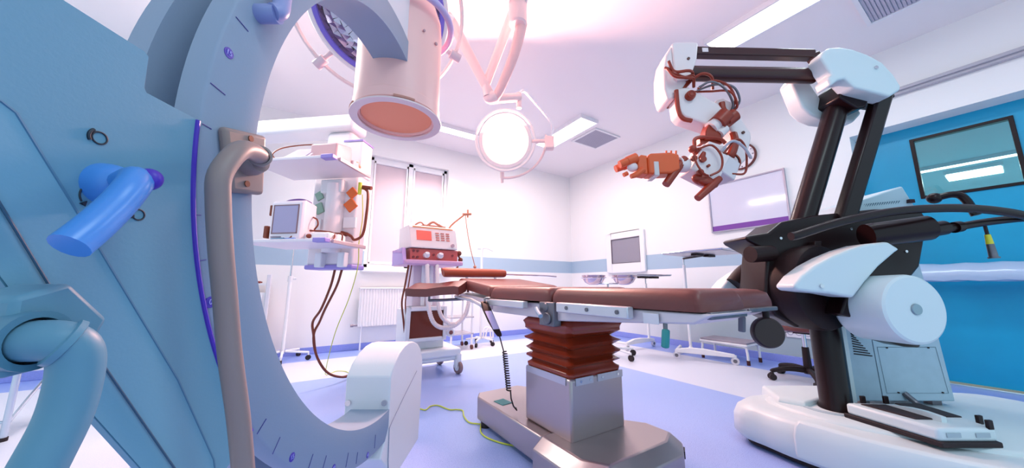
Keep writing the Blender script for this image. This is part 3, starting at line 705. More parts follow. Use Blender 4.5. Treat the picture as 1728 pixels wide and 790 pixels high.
# upper poles
def slab(a, b, w, d, y):
    a = Vector((a[0], y, a[1])); b = Vector((b[0], y, b[1])); dd = (b-a).normalized(); n_ = Vector((dd.z, 0, -dd.x))
    return [[tuple(p+n_*sx*w/2+Vector((0, sy*d/2, 0))) for sx, sy in ((-1, -1), (1, -1), (1, 1), (-1, 1))] for p in (a, b)]
MB().tube([(1.585, 1.77, 1.14), (1.94, 1.77, 1.955)], .056, 24).build('main_pole', black, t)
MB().loft(slab((1.77, 1.19), (2.115, 1.945), .082, .06, 1.70)).build('parallel_pole', black, t, bev=.012)
def sc3(P, k): return [(x*k, y, .85+(z-.85)*k) for x, y, z in P]
def sc(poly, fp_, ff):
    return [(x*ff/fp_, .85+(z-.85)*ff/fp_) for x, z in poly]
# elbow with two white shells
e1 = [(1.742, 2.13), (1.765, 2.165), (1.801, 2.187), (1.86, 2.192), (1.933, 2.178), (2.01, 2.145), (2.087, 2.094), (2.135, 2.02), (2.163, 1.95), (2.155, 1.925), (2.09, 1.885), (1.90, 1.94), (1.86, 1.995), (1.82, 1.985), (1.775, 1.95), (1.765, 2.0), (1.79, 2.02), (1.77, 2.06)]
sh1 = MB().prism(sc(e1, 1.65, 1.61), 'y', 1.61, 1.70).build('elbow_shell', mwhite, t, bev=.014, seg=4)
MB().cyl((1.99, 1.612, 2.03), (1.99, 1.604, 2.03), .010).build('shell_bolt', chrome, sh1)
e2 = [(1.745, 2.12), (1.79, 2.17), (1.84, 2.16), (1.88, 2.06), (1.92, 1.98), (2.13, 1.93), (2.15, 1.90), (2.09, 1.84), (1.90, 1.86), (1.835, 1.89), (1.79, 1.94), (1.77, 2.02)]
MB().prism(sc(e2, 1.85, 1.81), 'y', 1.81, 1.91).build('elbow_shell', mwhite, t, bev=.014, seg=4)
MB().prism([(1.84, 1.90), (1.87, 2.0), (1.93, 2.03), (2.0, 1.98), (2.15, 1.955), (2.16, 1.90), (2.06, 1.915), (2.02, 1.91), (1.98, 1.84), (1.93, 1.83)], 'y', 1.68, 1.83).build('elbow_core', black, t, bev=.008)
MB().tube([(1.85, 1.67, 1.93), (1.88, 1.66, 1.955), (1.92, 1.65, 1.975)], .012, 8).build('elbow_lever', mwhite, t)
# horizontal arms
MB().loft(slab((1.09, 2.232), (1.80, 2.213), .052, .05, 1.75)).build('upper_arm', glow_brownb, t, bev=.006)
MB().loft(slab((1.795, 2.215), (1.90, 2.06), .055, .05, 1.75)).build('arm_link', glow_brownb, t, bev=.006)
MB().tube([(1.02, 1.73, 2.08), (1.765, 1.73, 2.065)], .043, 24).build('lower_arm', glow_brownb, t)
MB().bx(1.125, 1.16, 1.722, 1.726, 2.217, 2.243).build('arm_label', mat('label_pale', '#e8dcdc', .5), t)
# front head of the arm
h1 = [(.966, 2.295), (.985, 2.305), (1.11, 2.305), (1.122, 2.297), (1.105, 2.19), (1.06, 2.075), (1.045, 2.06), (.975, 2.045), (.965, 2.06)]
hs = MB().prism(sc(h1, 1.75, 1.67), 'y', 1.67, 1.84).build('head_shell', hwhite, t, bev=.018, seg=3)
MB().cyl((1.005, 1.672, 2.13), (1.005, 1.664, 2.13), .008).build('shell_bolt', mat('bolt_brown', '#5a2c22', .4), hs)
h2 = [(.966, 2.29), (.925, 2.22), (.905, 2.13), (.90, 2.0), (.915, 1.93), (.95, 1.93), (.99, 1.98), (1.04, 2.05), (.965, 2.06)]
MB().prism(sc(h2, 1.75, 1.68), 'y', 1.68, 1.83).build('head_shell', hwhite, t, bev=.014, seg=3)
MB().prism(sc([(.93, 1.95), (.965, 1.93), (1.04, 2.02), (1.08, 2.06), (1.04, 2.09), (.99, 2.03)], 1.75, 1.69), 'y', 1.69, 1.80).build('head_core', glow_maroon, t, bev=.006)
for dz, dy in ((0, 0), (.018, .02), (.03, -.02)):
    MB().tube(sc3([(.915, 1.64+dy, 2.12+dz), (.95, 1.63, 2.06+dz), (1.02, 1.63+dy, 2.05+dz), (1.07, 1.65, 2.06+dz), (1.10, 1.70, 2.04)], 0.945), .008, 8, sm=5).build('head_cable', glow_maroon, t)
# pendant joint chain
b1 = [(.965, 1.99), (1.00, 2.005), (1.045, 2.01), (1.075, 1.985), (1.21, 1.90), (1.235, 1.86), (1.235, 1.81), (1.19, 1.765), (1.15, 1.765), (1.0, 1.82), (.975, 1.85)]
j1 = MB().prism(sc(b1, 1.75, 1.67), 'y', 1.67, 1.78).build('swivel_block', hwhite, t, bev=.012, seg=3)
MB().tube([(.918, 1.665, 1.93), (.916, 1.66, 1.815), (.938, 1.66, 1.76), (.985, 1.66, 1.745)], .012, 8, sm=4).build('block_trim', glow_maroon, j1)
MB().lathe([(0, .03), (.022, .03), (.026, .02), (.026, 0), (0, 0)], (.99, 1.67, 1.895), (0, -1, 0), 28).lathe([(.010, .031), (.014, .034), (.018, .031)], (.99, 1.67, 1.895), (0, -1, 0), 24).build('clamp_knob', glow_maroon, j1)
b2 = [(1.20, 1.93), (1.24, 1.94), (1.285, 1.915), (1.375, 1.72), (1.375, 1.69), (1.33, 1.56), (1.30, 1.53), (1.255, 1.535), (1.255, 1.57), (1.28, 1.66), (1.27, 1.72), (1.17, 1.885)]
j2 = MB().prism(sc(b2, 1.75, 1.69), 'y', 1.69, 1.79).build('curved_link', hwhite, t, bev=.012, seg=3)
MB().cyl((1.28, 1.692, 1.69), (1.28, 1.682, 1.69), .008).build('link_bolt', MATS['bolt_brown'], j2)
MB().tube([(1.175, 1.68, 1.865), (1.18, 1.68, 1.82), (1.22, 1.68, 1.77)], .016, 8, sm=4).build('link_strap', glow_maroon, j2)
MB().cyl((1.085, 1.66, 1.70), (1.135, 1.66, 1.745), .036).build('swivel_collar', hwhite, t)
MB().cyl((1.12, 1.65, 1.725), (1.165, 1.64, 1.77), .044).cyl((1.165, 1.65, 1.735), (1.21, 1.64, 1.77), .036).build('swivel_clamp', glow_maroon, t)
MB().cyl((1.125, 1.66, 1.665), (1.16, 1.66, 1.70), .028).build('swivel_collar', hwhite, t)
MB().loft([[(c[0]+sx*w, 1.68+sy*.035, c[1]) for sx, sy in ((-1, -1), (1, -1), (1, 1), (-1, 1))] for c, w in (((1.12, 1.755), .035), ((1.09, 1.68), .04), ((1.085, 1.63), .045))]).build('neck_block', glow_maroon, t, bev=.006)
MB().tube([(.985, 1.655, 1.595), (.99, 1.655, 1.635), (1.03, 1.65, 1.645), (1.12, 1.65, 1.635), (1.15, 1.65, 1.61)], .010, 8, sm=4).bx(1.02, 1.14, 1.66, 1.70, 1.615, 1.645).build('tilt_yoke', glow_maroon, t)
MB().tube([(1.225, 1.69, 1.68), (1.215, 1.67, 1.63), (1.20, 1.67, 1.58), (1.18, 1.67, 1.54)], .022, 10, sm=4).build('link_hose', glow_maroon, t)
MB().lathe([(0, .05), (.045, .05), (.052, .04), (.052, -.04), (0, -.05)], (1.185, 1.72, 1.51), (-.3, -1, 0), 32).build('tilt_drum', hwhite, t)
MB().lathe([(.052, .03), (.059, .03), (.059, .05), (.052, .05)], (1.185, 1.72, 1.51), (-.3, -1, 0), 32).build('drum_band', glow_maroon, t)
# optics body
op = MB().box((1.02, 1.65, 1.475), (.15, .13, .16), (0, .5, 0)).build('optics_body', hwhite, t, bev=.008, seg=2)
MB().box((1.115, 1.655, 1.455), (.09, .12, .11), (0, .5, .25)).build('camera_block', mat('block_rose', '#d8cdd0', .4), op, bev=.006)
MB().box((1.075, 1.655, 1.565), (.10, .09, .05), (0, .35, 0)).build('mount_plate', hwhite, op, bev=.005)
mb = MB()
for x, z, r_ in ((.975, 1.49, .016), (.955, 1.42, .016), (1.0, 1.455, .007), (.93, 1.495, .015)): mb.cyl((x, 1.585, z), (x, 1.57, z), r_)
mb.build('optics_knob', glow_maroon, op)
MB().tube([(.955, 1.575, 1.545), (1.02, 1.565, 1.56), (1.06, 1.56, 1.50), (1.05, 1.56, 1.43), (1.0, 1.57, 1.40)], .0055, 8, sm=6).build('optics_cable', glow_maroon, t)
MB().tube([(.93, 1.575, 1.52), (.935, 1.565, 1.46), (.96, 1.56, 1.41), (.99, 1.57, 1.40)], .005, 8, sm=6).build('optics_cable', glow_maroon, t)
MB().tube([(1.10, 1.60, 1.53), (1.16, 1.58, 1.60), (1.215, 1.60, 1.57), (1.245, 1.64, 1.50), (1.21, 1.62, 1.43), (1.13, 1.60, 1.42)], .0055, 8, sm=6).build('optics_cable', glow_maroon, t)
MB().tube([(1.08, 1.59, 1.54), (1.13, 1.57, 1.585), (1.19, 1.58, 1.56), (1.24, 1.60, 1.505)], .007, 8, sm=6).build('light_guide', greyp, t)
MB().sph((.985, 1.61, 1.39), .045, (1.3, .7, .7), (0, .3, 0)).sph((1.0, 1.60, 1.372), .04, (1.4, .6, .6), (0, .3, 0)).build('objective_cover', glow_maroon, t)
MB().sph((.98, 1.61, 1.545), .03, (1.2, .8, .7)).sph((.94, 1.60, 1.555), .02).cyl((.99, 1.6, 1.53), (.97, 1.59, 1.49), .018).build('focus_knob', glow_maroon, t)
MB().tube([(1.06, 1.60, 1.395), (1.02, 1.59, 1.36), (.93, 1.58, 1.285)], [.02, .022, .018], 12).build('control_grip', glow_maroon, t)
MB().tube([(.89, 1.59, 1.50), (.86, 1.585, 1.465), (.775, 1.575, 1.355)], [.018, .022, .02], 12).build('control_grip', glow_maroon, t)
# binocular tube
MB().loft([[(c[0]+sx*w, 1.60+sy*.045, c[1]+sz*h) for sx, sy, sz in ((0, -1, -1), (0, -1, 1), (0, 1, 1), (0, 1, -1))] for c, w, h in (((.685, 1.455), .0, .045), ((.70, 1.46), 0, .055), ((.80, 1.465), 0, .055), ((.845, 1.47), 0, .04))]).build('binocular_body', glow_russet, t, bev=.010, seg=3)
MB().cyl((.85, 1.6, 1.47), (.905, 1.62, 1.475), .04).build('tube_adapter', hwhite, t)
MB().bx(.712, .738, 1.552, 1.648, 1.395, 1.47).build('binocular_band', mat('band_silver', '#cfc3c3', .3, metal=.4), t, bev=.004)
MB().loft([[(c[0], 1.60+sy*.038, c[1]+sz*h) for sy, sz in ((-1, -1), (-1, 1), (1, 1), (1, -1))] for c, h in (((.635, 1.455), .035), ((.655, 1.46), .05), ((.685, 1.455), .05))]).build('tube_base', glow_russet, t, bev=.006)
for dy in (-.032, .032):
    MB().cyl((.632, 1.6+dy, 1.495), (.585, 1.6+dy, 1.475), .025, .024).cyl((.59, 1.6+dy, 1.477), (.545, 1.6+dy, 1.458), .022, .019).build('eyepiece', glow_russet, t)
MB().sph((.612, 1.575, 1.447), .025, (1.1, .8, 1)).build('prism_housing', mat('prism_white', '#e4d2d2', .3), t)
MB().tube([(.66, 1.56, 1.43), (.62, 1.56, 1.40), (.595, 1.56, 1.392)], [.016, .015, .012], 10).build('side_knob', glow_russet, t)
MB().cyl((.59, 1.59, 1.42), (.57, 1.59, 1.41), .011).build('diopter_knob', glow_russet, t)
for i in range(3):
    MB().cyl((.80+.025*i, 1.60, 1.51), (.803+.025*i, 1.60, 1.545), .005).build('adjust_screw', glow_russet, t)
for i, (dx, dz) in enumerate(((0, 0), (.02, .02), (.05, .01), (.03, -.02))):
    MB().tube(sc3([(1.08+.5*dx, 1.64+.03*i, 1.985+.01*i), (1.14+dx, 1.62+.02*i, 2.005+dz), (1.22+dx, 1.63, 1.97+dz), (1.28+dx*.8, 1.66, 1.90+dz), (1.285, 1.69, 1.86)], 0.955), .006, 8, sm=6).build('arm_cable', glow_maroon if i % 2 else dsteel, t)
MB().tube(sc3([(1.06, 1.69, 2.06), (1.12, 1.66, 2.085), (1.18, 1.67, 2.07), (1.20, 1.70, 2.01)], 0.955), .008, 8, sm=6).build('arm_cable', glow_maroon, t)
# console box behind the body
cb = MB().loft([[(1.955, 1.84, 1.255), (2.36, 1.84, 1.275), (2.36, 2.1, 1.275), (1.955, 2.1, 1.255)], [(2.0, 1.82, 1.335), (2.27, 1.82, 1.425), (2.27, 2.08, 1.425), (2.0, 2.08, 1.335)]]).build('light_source', mat('console_grey', '#b5cbd6', .4), t, bev=.008)
mb = MB()
for i in range(17):
    u = i/16; x = 2.02+.22*u; z = 1.285+.02*u
    mb.tube([(x-.012, 1.842, z), (x+.008, 1.83, z+.034)], .003, 6)
mb.build('vent_slot', mat('slot_blue_grey', '#5a7688', .6), cb)
mb = MB().box((2.305, 1.825, 1.335), (.03, .02, .02)); mb.build('power_switch', mat('switch_dark', '#3a1a1e', .4), cb)
MB().sph((2.36, 1.76, 1.335), .030).tube([(2.36, 1.75, 1.335), (2.41, 1.72, 1.345), (2.44, 1.70, 1.32), (2.455, 1.68, 1.22)], .018, 10, sm=5).build('fiber_plug', black, t)
# sweeping handle bar and steering bar at the right
MB().tube([(1.26, 1.45, 1.072), (1.30, 1.45, 1.08), (1.48, 1.45, 1.135), (1.70, 1.45, 1.180), (1.90, 1.45, 1.200), (2.12, 1.45, 1.200), (2.34, 1.45, 1.168), (2.55, 1.47, 1.10)], .019, 12, sm=6).build('handle_bar', black, t)
MB().tube([(1.99, 1.53, 1.115), (2.10, 1.52, 1.125), (2.25, 1.51, 1.15), (2.45, 1.50, 1.17), (2.65, 1.5, 1.17)], .018, 12, sm=5).cyl((1.97, 1.53, 1.11), (2.06, 1.525, 1.125), .034).cyl((2.10, 1.52, 1.125), (2.13, 1.52, 1.13), .026).build('steering_bar', black, t)
t2 = thing('cable_connector', 'short hanging cable with a yellow collar and metal plug at the right', 'connector', (2.24, 1.51, 1.0), FC)
MB().tube([(2.238, 1.512, 1.152), (2.240, 1.512, 1.11), (2.241, 1.512, 1.085)], .006, 8).build('cord', rubber, t2)
MB().cyl((2.241, 1.512, 1.09), (2.243, 1.512, 1.045), .009, .012).build('collar', mat('collar_yellow', '#d8d23a', .4), t2)
MB().cyl((2.243, 1.512, 1.045), (2.246, 1.512, .985), .012, .014).cyl((2.2465, 1.512, .985), (2.247, 1.512, .978), .018).build('plug', dsteel, t2)

# ================================================================== SURGICAL LAMPS ON THE CEILING BOOM
t = thing('surgical_lamp', 'round glowing surgical lamp facing the room at the end of the ceiling boom', 'surgical lamp', tuple(Vector((-.064, 3.0, 2.254))), FC, 'surgical lamps on the boom')
c = Vector((-.064, 3.0, 2.254)); n = (Vector((.06, -3.0, -1.35))).normalized()
MB().lathe([(.0, -.10), (.10, -.10), (.20, -.07), (.255, -.02), (.262, .0), (.255, .015), (.225, .015), (.218, .0), (0, .0)], c, n, 56).build('lamp_housing', mat('lamp_white', '#efe4e2', .35), t)
MB().lathe([(0, .014), (.12, .012), (.205, .004), (.214, -.002), (0, -.002)], c, n, 56).build('lamp_glass', lampglass, t)
q = n.to_track_quat('Z', 'Y').to_matrix()
def onring(R, a, h=0): return c+q @ Vector((R*math.cos(math.radians(a)), R*math.sin(math.radians(a)), h))
MB().lathe([(.285, .0), (.298, .006), (.298, .014), (.285, .02), (.272, .014), (.272, .006), (.285, 0)], c, n, 56).build('lamp_rim', mat('lamp_rim_white', '#f2e8e6', .3), t)
rx = Vector((1, 0, 0)); rz = n.cross(rx).normalized(); rz = rz if rz.z > 0 else -rz
P = [c+rx*(.40*math.cos(math.radians(a)))+rz*(.36*math.sin(math.radians(a)))-n*.02 for a in range(-95, 12, 8)]
MB().tube(P+[c+rx*.43+rz*.02], .012, 10).cyl(P[0], P[0]+rz*.06, .02).cyl(P[0], P[0]-rz*.05, .014).build('lamp_handle', mat('handle_rose', '#eed2d0', .4), t)
mb = MB().box(tuple(c+rx*.43-rz*.02), (.09, .08, .13)).cyl(tuple(c+rx*.26), tuple(c+rx*.42), .02); mb.build('yoke_joint', mat('joint_rose', '#efcfcd', .4), t, bev=.012)
MB().tube([c+rx*.44+rz*.04, c+rx*.455+rz*.12, c+rx*.42+rz*.2, Vector((.21, 2.85, 2.58)), Vector((.11, 2.68, 2.58)), Vector((.07, 2.6, 2.52))], .012, 10, sm=6).build('lamp_yoke', whitep, t)
# second lamp: dish behind the drum
t = thing('surgical_lamp', 'surgical lamp dish with mirror facets and purple rim behind the white drum', 'surgical lamp', (-.79, 1.75, 2.5), FC, 'surgical lamps on the boom')
c = Vector((-.79, 1.72, 2.50)); n = (Vector((.72, -1.7, -1.62))).normalized()
MB().lathe([(.0, -.16), (.15, -.16), (.33, -.10), (.40, -.02), (.405, .0)], c, n, 56).lathe([(.405, .0), (.40, .016), (.375, .016)], c, n, 56).build('lamp_housing', mat('lamp_white', '#efe4e2', .35), t)
MB().lathe([(.377, .017), (.372, .026), (.35, .026), (.345, .010)], c, n, 56).build('lamp_rim', mat('rim_violet', '#7a68c8', .35), t)
fm = mat('mirror_facets', '#c4b2c6', .18, metal=.9)
mb = MB(); q = n.to_track_quat('Z', 'Y').to_matrix()
prof = [(.346, .008), (.325, -.03), (.295, -.06), (.26, -.082), (.22, -.10), (.18, -.112), (.14, -.118)]
for a in range(len(prof)-1):
    NS = 44
    for k_ in range(NS):
        off = .5*(a % 2); e = Vector((random.uniform(-1, 1), random.uniform(-1, 1), random.uniform(-1, 1)))*.006
        P = []
        for (R_, z_), kk_ in ((prof[a], k_), (prof[a], k_+1), (prof[a+1], k_+1), (prof[a+1], k_)):
            an = 2*math.pi*(kk_+off)/NS
            P.append(c+q @ Vector((R_*math.cos(an), R_*math.sin(an), z_)))
        P[0] += e; P[2] += e
        mb.bm.faces.new([mb.bm.verts.new(v) for v in P[:3]]); mb.bm.faces.new([mb.bm.verts.new(v) for v in (P[0], P[2], P[3])])
mb.build('reflector', fm, t, smooth=False)
MB().lathe([(.145, -.11), (.15, -.03), (.14, -.02), (.0, -.015)], c, n, 40).build('lamp_core', mat('core_lilac', '#a894c8', .3), t)
MB().lathe([(.49, -.01), (.502, .0), (.49, .012), (.478, .0), (.49, -.01)], c, n, 64).build('lamp_handle', mat('handle_rose', '#e4c6cc', .4), t)
q = n.to_track_quat('Z', 'Y').to_matrix()
rx = Vector((1, 0, 0)); rx = (rx-n*rx.dot(n)).normalized(); rz = n.cross(rx).normalized(); rz = rz if rz.z > 0 else -rz
for a in (-32-180+0, -32, 148+65, 60):
    u = rx*math.cos(math.radians(a))+rz*math.sin(math.radians(a))
    MB().cyl(c+u*.39-n*.01, c+u*.50, .014).cyl(c+u*.46, c+u*.53, .03).build('handle_knob', mat('knob_rose', '#dfc3c9', .4), t)
MB().tube([c-n*.15, c-n*.22+Vector((0, 0, .05)), Vector((-.72, 2.1, 2.95)), Vector((-.45, 2.2, 2.86))], .03, 12, sm=5).build('lamp_yoke', whitep, t)
# boom
t = thing('lamp_boom', 'jointed ceiling boom carrying the two surgical lamps', 'ceiling mount', (.05, 2.2, ZC), FC)
bm_ = mat('boom_rose', '#f0d3d2', .4)
MB().cyl((.04, 2.2, ZC-.03), (.04, 2.2, ZC), .16).cyl((.04, 2.2, 3.0), (.04, 2.2, ZC-.03), .09).build('ceiling_flange', whitep, t)
MB().lathe([(0, 0), (.055, 0), (.068, .012), (.07, .03), (.07, .25), (0, .25)], (.045, 2.2, 2.82), (0, 0, 1), 36).build('boom_hub', bm_, t)
MB().tube([(.075, 2.22, 2.86), (.02, 2.27, 2.64), (-.09, 2.36, 2.40), (-.14, 2.4, 2.34)], [.046, .040, .036, .034], 16, sm=3).build('spring_arm', mat('arm_rose', '#efc2c0', .4), t)
MB().tube([(.012, 2.36, 3.10), (-.085, 2.36, 2.80), (-.21, 2.36, 2.42), (-.195, 2.37, 2.34)], [.042, .038, .032, .03], 16).build('spring_arm', bm_, t)
MB().sph((-.165, 2.4, 2.345), .055, (1.2, 1, .9)).build('boom_joint', bm_, t)
MB().tube([(-.165, 2.39, 2.345), (-.45, 2.22, 2.84), (-.5, 2.2, 2.90)], [.034, .04, .042], 14).build('lamp_arm', bm_, t)
MB().tube([(-.14, 2.42, 2.345), (.06, 2.58, 2.46)], .036, 14).cyl((.06, 2.585, 2.50), (.06, 2.585, 2.36), .022).build('lamp_arm', bm_, t)

# ================================================================== CEILING SUPPLY PENDANT
AZ = math.atan2(.855, .52)-math.pi/2      # local y runs along the short side of its shelves
t = thing('supply_pendant', 'white ceiling supply pendant with two equipment shelves and wall outlets', 'ceiling pendant', (0, 0, 0), 0)
pend = t
# local frame u = along shelf (B->A), v = depth (B->C); origin at shelf corner B
ORGB = Vector((.10, 2.52, 0)); U = Vector((-.763, .646, 0)).normalized(); V = Vector((.55, .835, 0)); V = (V-U*V.dot(U)).normalized()
pang = math.atan2(-U.y, -U.x)
def pl_(u, v, z): return ORGB+U*u+V*v+Vector((0, 0, z))
class PB(MB):
    def ub(s, u0, u1, v0, v1, z0, z1):
        M = Matrix(((U.x, V.x, 0, 0), (U.y, V.y, 0, 0), (0, 0, 1, 0), (0, 0, 0, 1)))
        c_ = pl_((u0+u1)/2, (v0+v1)/2, (z0+z1)/2)
        bmesh.ops.create_cube(s.bm, size=1, matrix=Matrix.Translation(c_) @ M @ Matrix.Diagonal((u1-u0, v1-v0, z1-z0, 1))); return s
start((.1, 3.1, 1.0)); pend.location = ORG
colm = PB().ub(.10, .51, .46, .62, 1.02, 1.92).build('column', mat('pendant_white', '#e2d8de', .4), t, bev=.02, seg=3)
PB().ub(.09, .52, .45, .63, .985, 1.025).build('column_foot', lilac, colm, bev=.012)
PB().cyl(pl_(.28, .45, 1.12), pl_(.28, .45, 1.70), .075, n=24).build('front_tube', mat('tube_white', '#eee6ea', .3), colm)
PB().ub(.20, .40, .40, .50, 1.62, 1.74).build('shelf_bracket', whitep, colm, bev=.015)
PB().ub(.13, .19, .40, .47, 1.0, 1.12).build('shelf_bracket', whitep, colm, bev=.008)
PB().ub(.33, .39, .40, .47, 1.0, 1.12).build('shelf_bracket', whitep, colm, bev=.008)
PB().ub(.09, .26, .47, .63, 1.78, 2.10).build('top_box', white, colm, bev=.012)
PB().ub(.085, .265, .465, .635, 2.095, 2.11).build('top_box_trim', lilac, colm)
PB().ub(.20, .44, .47, .62, 1.9, 2.2).build('neck', white, colm, bev=.03)
arm = PB().ub(.16, 1.9, .42, .64, 2.2, 2.34).build('pendant_arm', white, t, bev=.03, seg=3)
PB().ub(1.5, 1.8, .40, .66, 2.34, ZC).build('ceiling_mount', white, arm, bev=.02)
for z0, name in ((1.15, 0), (1.75, 0)):
    s_ = PB().ub(0, .68, 0, .43, z0, z0+.022).build('shelf', mat('shelf_white', '#e6dde4', .35), t, bev=.004)
    PB().ub(-.006, .09, -.006, .05, z0-.004, z0+.028).build('corner_bumper', lilac, s_, bev=.006)
    PB().ub(-.022, -.004, .06, .45, z0-.004, z0+.024).build('equipment_rail', mat('rail_rose_steel', '#c8b0b4', .3, metal=.5), s_, bev=.003)
# outlets on the column face and right flank
def face(u, z, su, sz, name, m, tilt=0, d=.02):
    q_ = PB(); M = Matrix(((U.x, V.x, 0, 0), (U.y, V.y, 0, 0), (0, 0, 1, 0), (0, 0, 0, 1)))
    bmesh.ops.create_cube(q_.bm, size=1, matrix=Matrix.Translation(pl_(u, .455, z)) @ M @ Matrix.Rotation(tilt, 4, 'Y') @ Matrix.Diagonal((su, d, sz, 1)))
    return q_.build(name, m, colm, bev=.003)
face(.14, 1.625, .075, .075, 'gas_outlet', orange, .75); face(.145, 1.52, .09, .09, 'gas_outlet', orange, .7)
face(.43, 1.50, .07, .09, 'gas_outlet', mat('outlet_green', '#8fae9c', .4), .4); face(.44, 1.61, .06, .07, 'gas_outlet', MATS['outlet_green'], .5)
face(.14, 1.37, .11, .09, 'socket_plate', white); face(.43, 1.36, .06, .09, 'socket_plate', white)
face(.12, 1.86, .06, .06, 'gas_outlet', mat('outlet_peach', '#eaa98a', .4), .6)
def pp(u, v, z): return tuple(pl_(u, v, z))
MB().tube([pp(.04, .44, 1.66), pp(.0, .43, 1.64), pp(-.02, .43, 1.60), pp(-.02, .43, 1.45), pp(.0, .43, 1.27), pp(.06, .42, 1.22), pp(.10, .43, 1.25), pp(.15, .44, 1.275)], .011, 10, sm=6).cyl(pp(.15, .45, 1.27), pp(.20, .44, 1.285), .016).cyl(pp(.05, .44, 1.67), pp(-.04, .44, 1.655), .016).build('gas_hose', rubbrown, t)['label'] = 'brown gas hose'
MB().cyl(pp(.05, .42, 1.70), pp(.05, .42, 1.60), .015).build('hose_valve', yellow, t)
MB().tube([pp(.03, .43, 1.60), pp(.02, .44, 1.4), pp(.035, .44, 1.2), pp(.03, .44, 1.0), (.335, 3.05, .75), (.27, 3.25, .45), (.25, 3.6, .1), (.27, 3.75, .006), (.36, 3.85, .006), (.44, 3.78, .006), (.47, 3.6, .006)], .0035, 8, sm=8).build('earth_cable', yellow, t)
for du, m_ in ((0, 0), (.05, 1)):
    A_ = [(.22+du, 3.13-du*.6, .99), (.20+du*.9, 3.16, .85), (.15+.03*m_, 3.24, .66), (.10+.05*m_, 3.30, .55), (.115, 3.30, .44), (.15, 3.32, .27), (.24, 3.34, .12), (.36, 3.42, .045), (.47, 3.55, .015+.012*m_)]
    MB().tube(A_, .010, 10, sm=6).build('supply_cable', rubbrown, t)

# devices on the pendant shelves
def dev_frame(u, v, z): return pl_(u, v, z)
start(pl_(.36, .16, 1.172))
t = props(bpy.data.objects.new('patient_monitor', None), 'white patient monitor with purple carry handle on the lower pendant shelf', 'monitor'); COL.objects.link(t); t.location = ORG
# monitor faces -V, slightly tilted back
def mloop(u0, u1, v, z0, z1): return [pp(u0, v, z0), pp(u1, v, z0), pp(u1, v, z1), pp(u0, v, z1)]
mon = MB().loft([mloop(.25, .49, .06, 1.174, 1.45), mloop(.24, .50, .085, 1.174, 1.47), mloop(.26, .48, .22, 1.174, 1.455)]).build('body', mat('monitor_white', '#ece2ea', .35), t, bev=.008, seg=3)
MB().loft([mloop(.275, .465, .0575, 1.228, 1.425), mloop(.275, .465, .06, 1.228, 1.425)]).build('screen', mat('lcd_lilac', '#a79fc0', .15, spec=.6), mon)
mb = MB()
for a in (mloop(.268, .276, .056, 1.22, 1.432), mloop(.464, .472, .056, 1.22, 1.432), mloop(.268, .472, .056, 1.22, 1.228), mloop(.268, .472, .056, 1.425, 1.432)):
    mb.loft([a, [tuple(Vector(q_)+V*.006) for q_ in a]])
mb.build('bezel', mat('bezel_brown', '#8a6a70', .4), mon)
MB().tube([pp(.26, .15, 1.455), pp(.30, .14, 1.475), pp(.36, .14, 1.482), pp(.43, .14, 1.475), pp(.47, .14, 1.455)], .016, 10, sm=5).build('carry_handle', mat('handle_purple', '#7a4a9a', .4), mon)
PB().ub(.39, .47, .054, .058, 1.193, 1.200).build('maker_plate', mat('plate_dark', '#6a6078', .5), mon)
PB().ub(.502, .53, .08, .12, 1.36, 1.44).build('sensor_clip', rubbrown, mon, bev=.006)
PB().ub(.502, .53, .05, .09, 1.19, 1.28).build('sensor_clip', rubbrown, mon, bev=.006)
MB().tube([pp(.25, .18, 1.36), pp(.21, .17, 1.34), pp(.20, .17, 1.30), pp(.24, .19, 1.27)], .006, 8, sm=5).build('lead', rubbrown, mon)
start(pl_(.14, .2, 1.172))
t = props(bpy.data.objects.new('infusion_module', None), 'small white module with a red dial beside the patient monitor', 'medical device'); COL.objects.link(t); t.location = ORG
md = PB().ub(.05, .25, .10, .30, 1.173, 1.235).build('body', white, t, bev=.02, seg=3)
MB().sph(pp(.20, .096, 1.205), .02, (1, .6, .8)).build('dial', mat('dial_brown', '#8a3c28', .4), md)
MB().tube([pp(.32, .05, 1.18), pp(.28, .1, 1.24), pp(.22, .2, 1.26), pp(.10, .2, 1.245), pp(.04, .15, 1.21), pp(.03, .12, 1.178)], .006, 8, sm=6).tube([pp(.08, .2, 1.24), pp(.02, .2, 1.23), pp(.015, .2, 1.178)], .006, 8, sm=6).build('cord', rubbrown, t)
for i, (u0, v0, m_) in enumerate(((.30, .03, mat('pen_blue', '#7f9ad8', .35)), (.38, .02, mat('pen_teal', '#5f86a8', .35)))):
    start(pl_(u0, v0, 1.172))
    o = MB().cyl(pp(u0-.05, v0, 1.180), pp(u0+.06, v0+.012, 1.180), .006, .005, 10).cyl(pp(u0+.06, v0+.012, 1.18), pp(u0+.072, v0+.0135, 1.18), .004, .001, 8).build('marker_pen', m_)
    props(o, ('pale blue' if i == 0 else 'dark teal')+' marker pen lying in front of the patient monitor', 'pen', 'marker pens on the lower shelf')
start(pl_(.3, .2, 1.772))
t = props(bpy.data.objects.new('anaesthetic_monitor', None), 'rose-grey monitor lying on the upper pendant shelf', 'monitor'); COL.objects.link(t); t.location = ORG
bd = MB().loft([mloop(.08, .30, .14, 1.774, 1.93), mloop(.07, .30, .30, 1.774, 1.96), mloop(.10, .27, .36, 1.774, 1.93)]).build('body', rose, t, bev=.012)
MB().loft([[pp(.27, .06, 1.775), pp(.50, .06, 1.775), pp(.46, .20, 1.92), pp(.27, .20, 1.92)], [pp(.27, .09, 1.775), pp(.50, .09, 1.775), pp(.46, .23, 1.92), pp(.27, .23, 1.92)]]).build('screen_panel', mat('panel_pale', '#ded2de', .35), t, bev=.004)
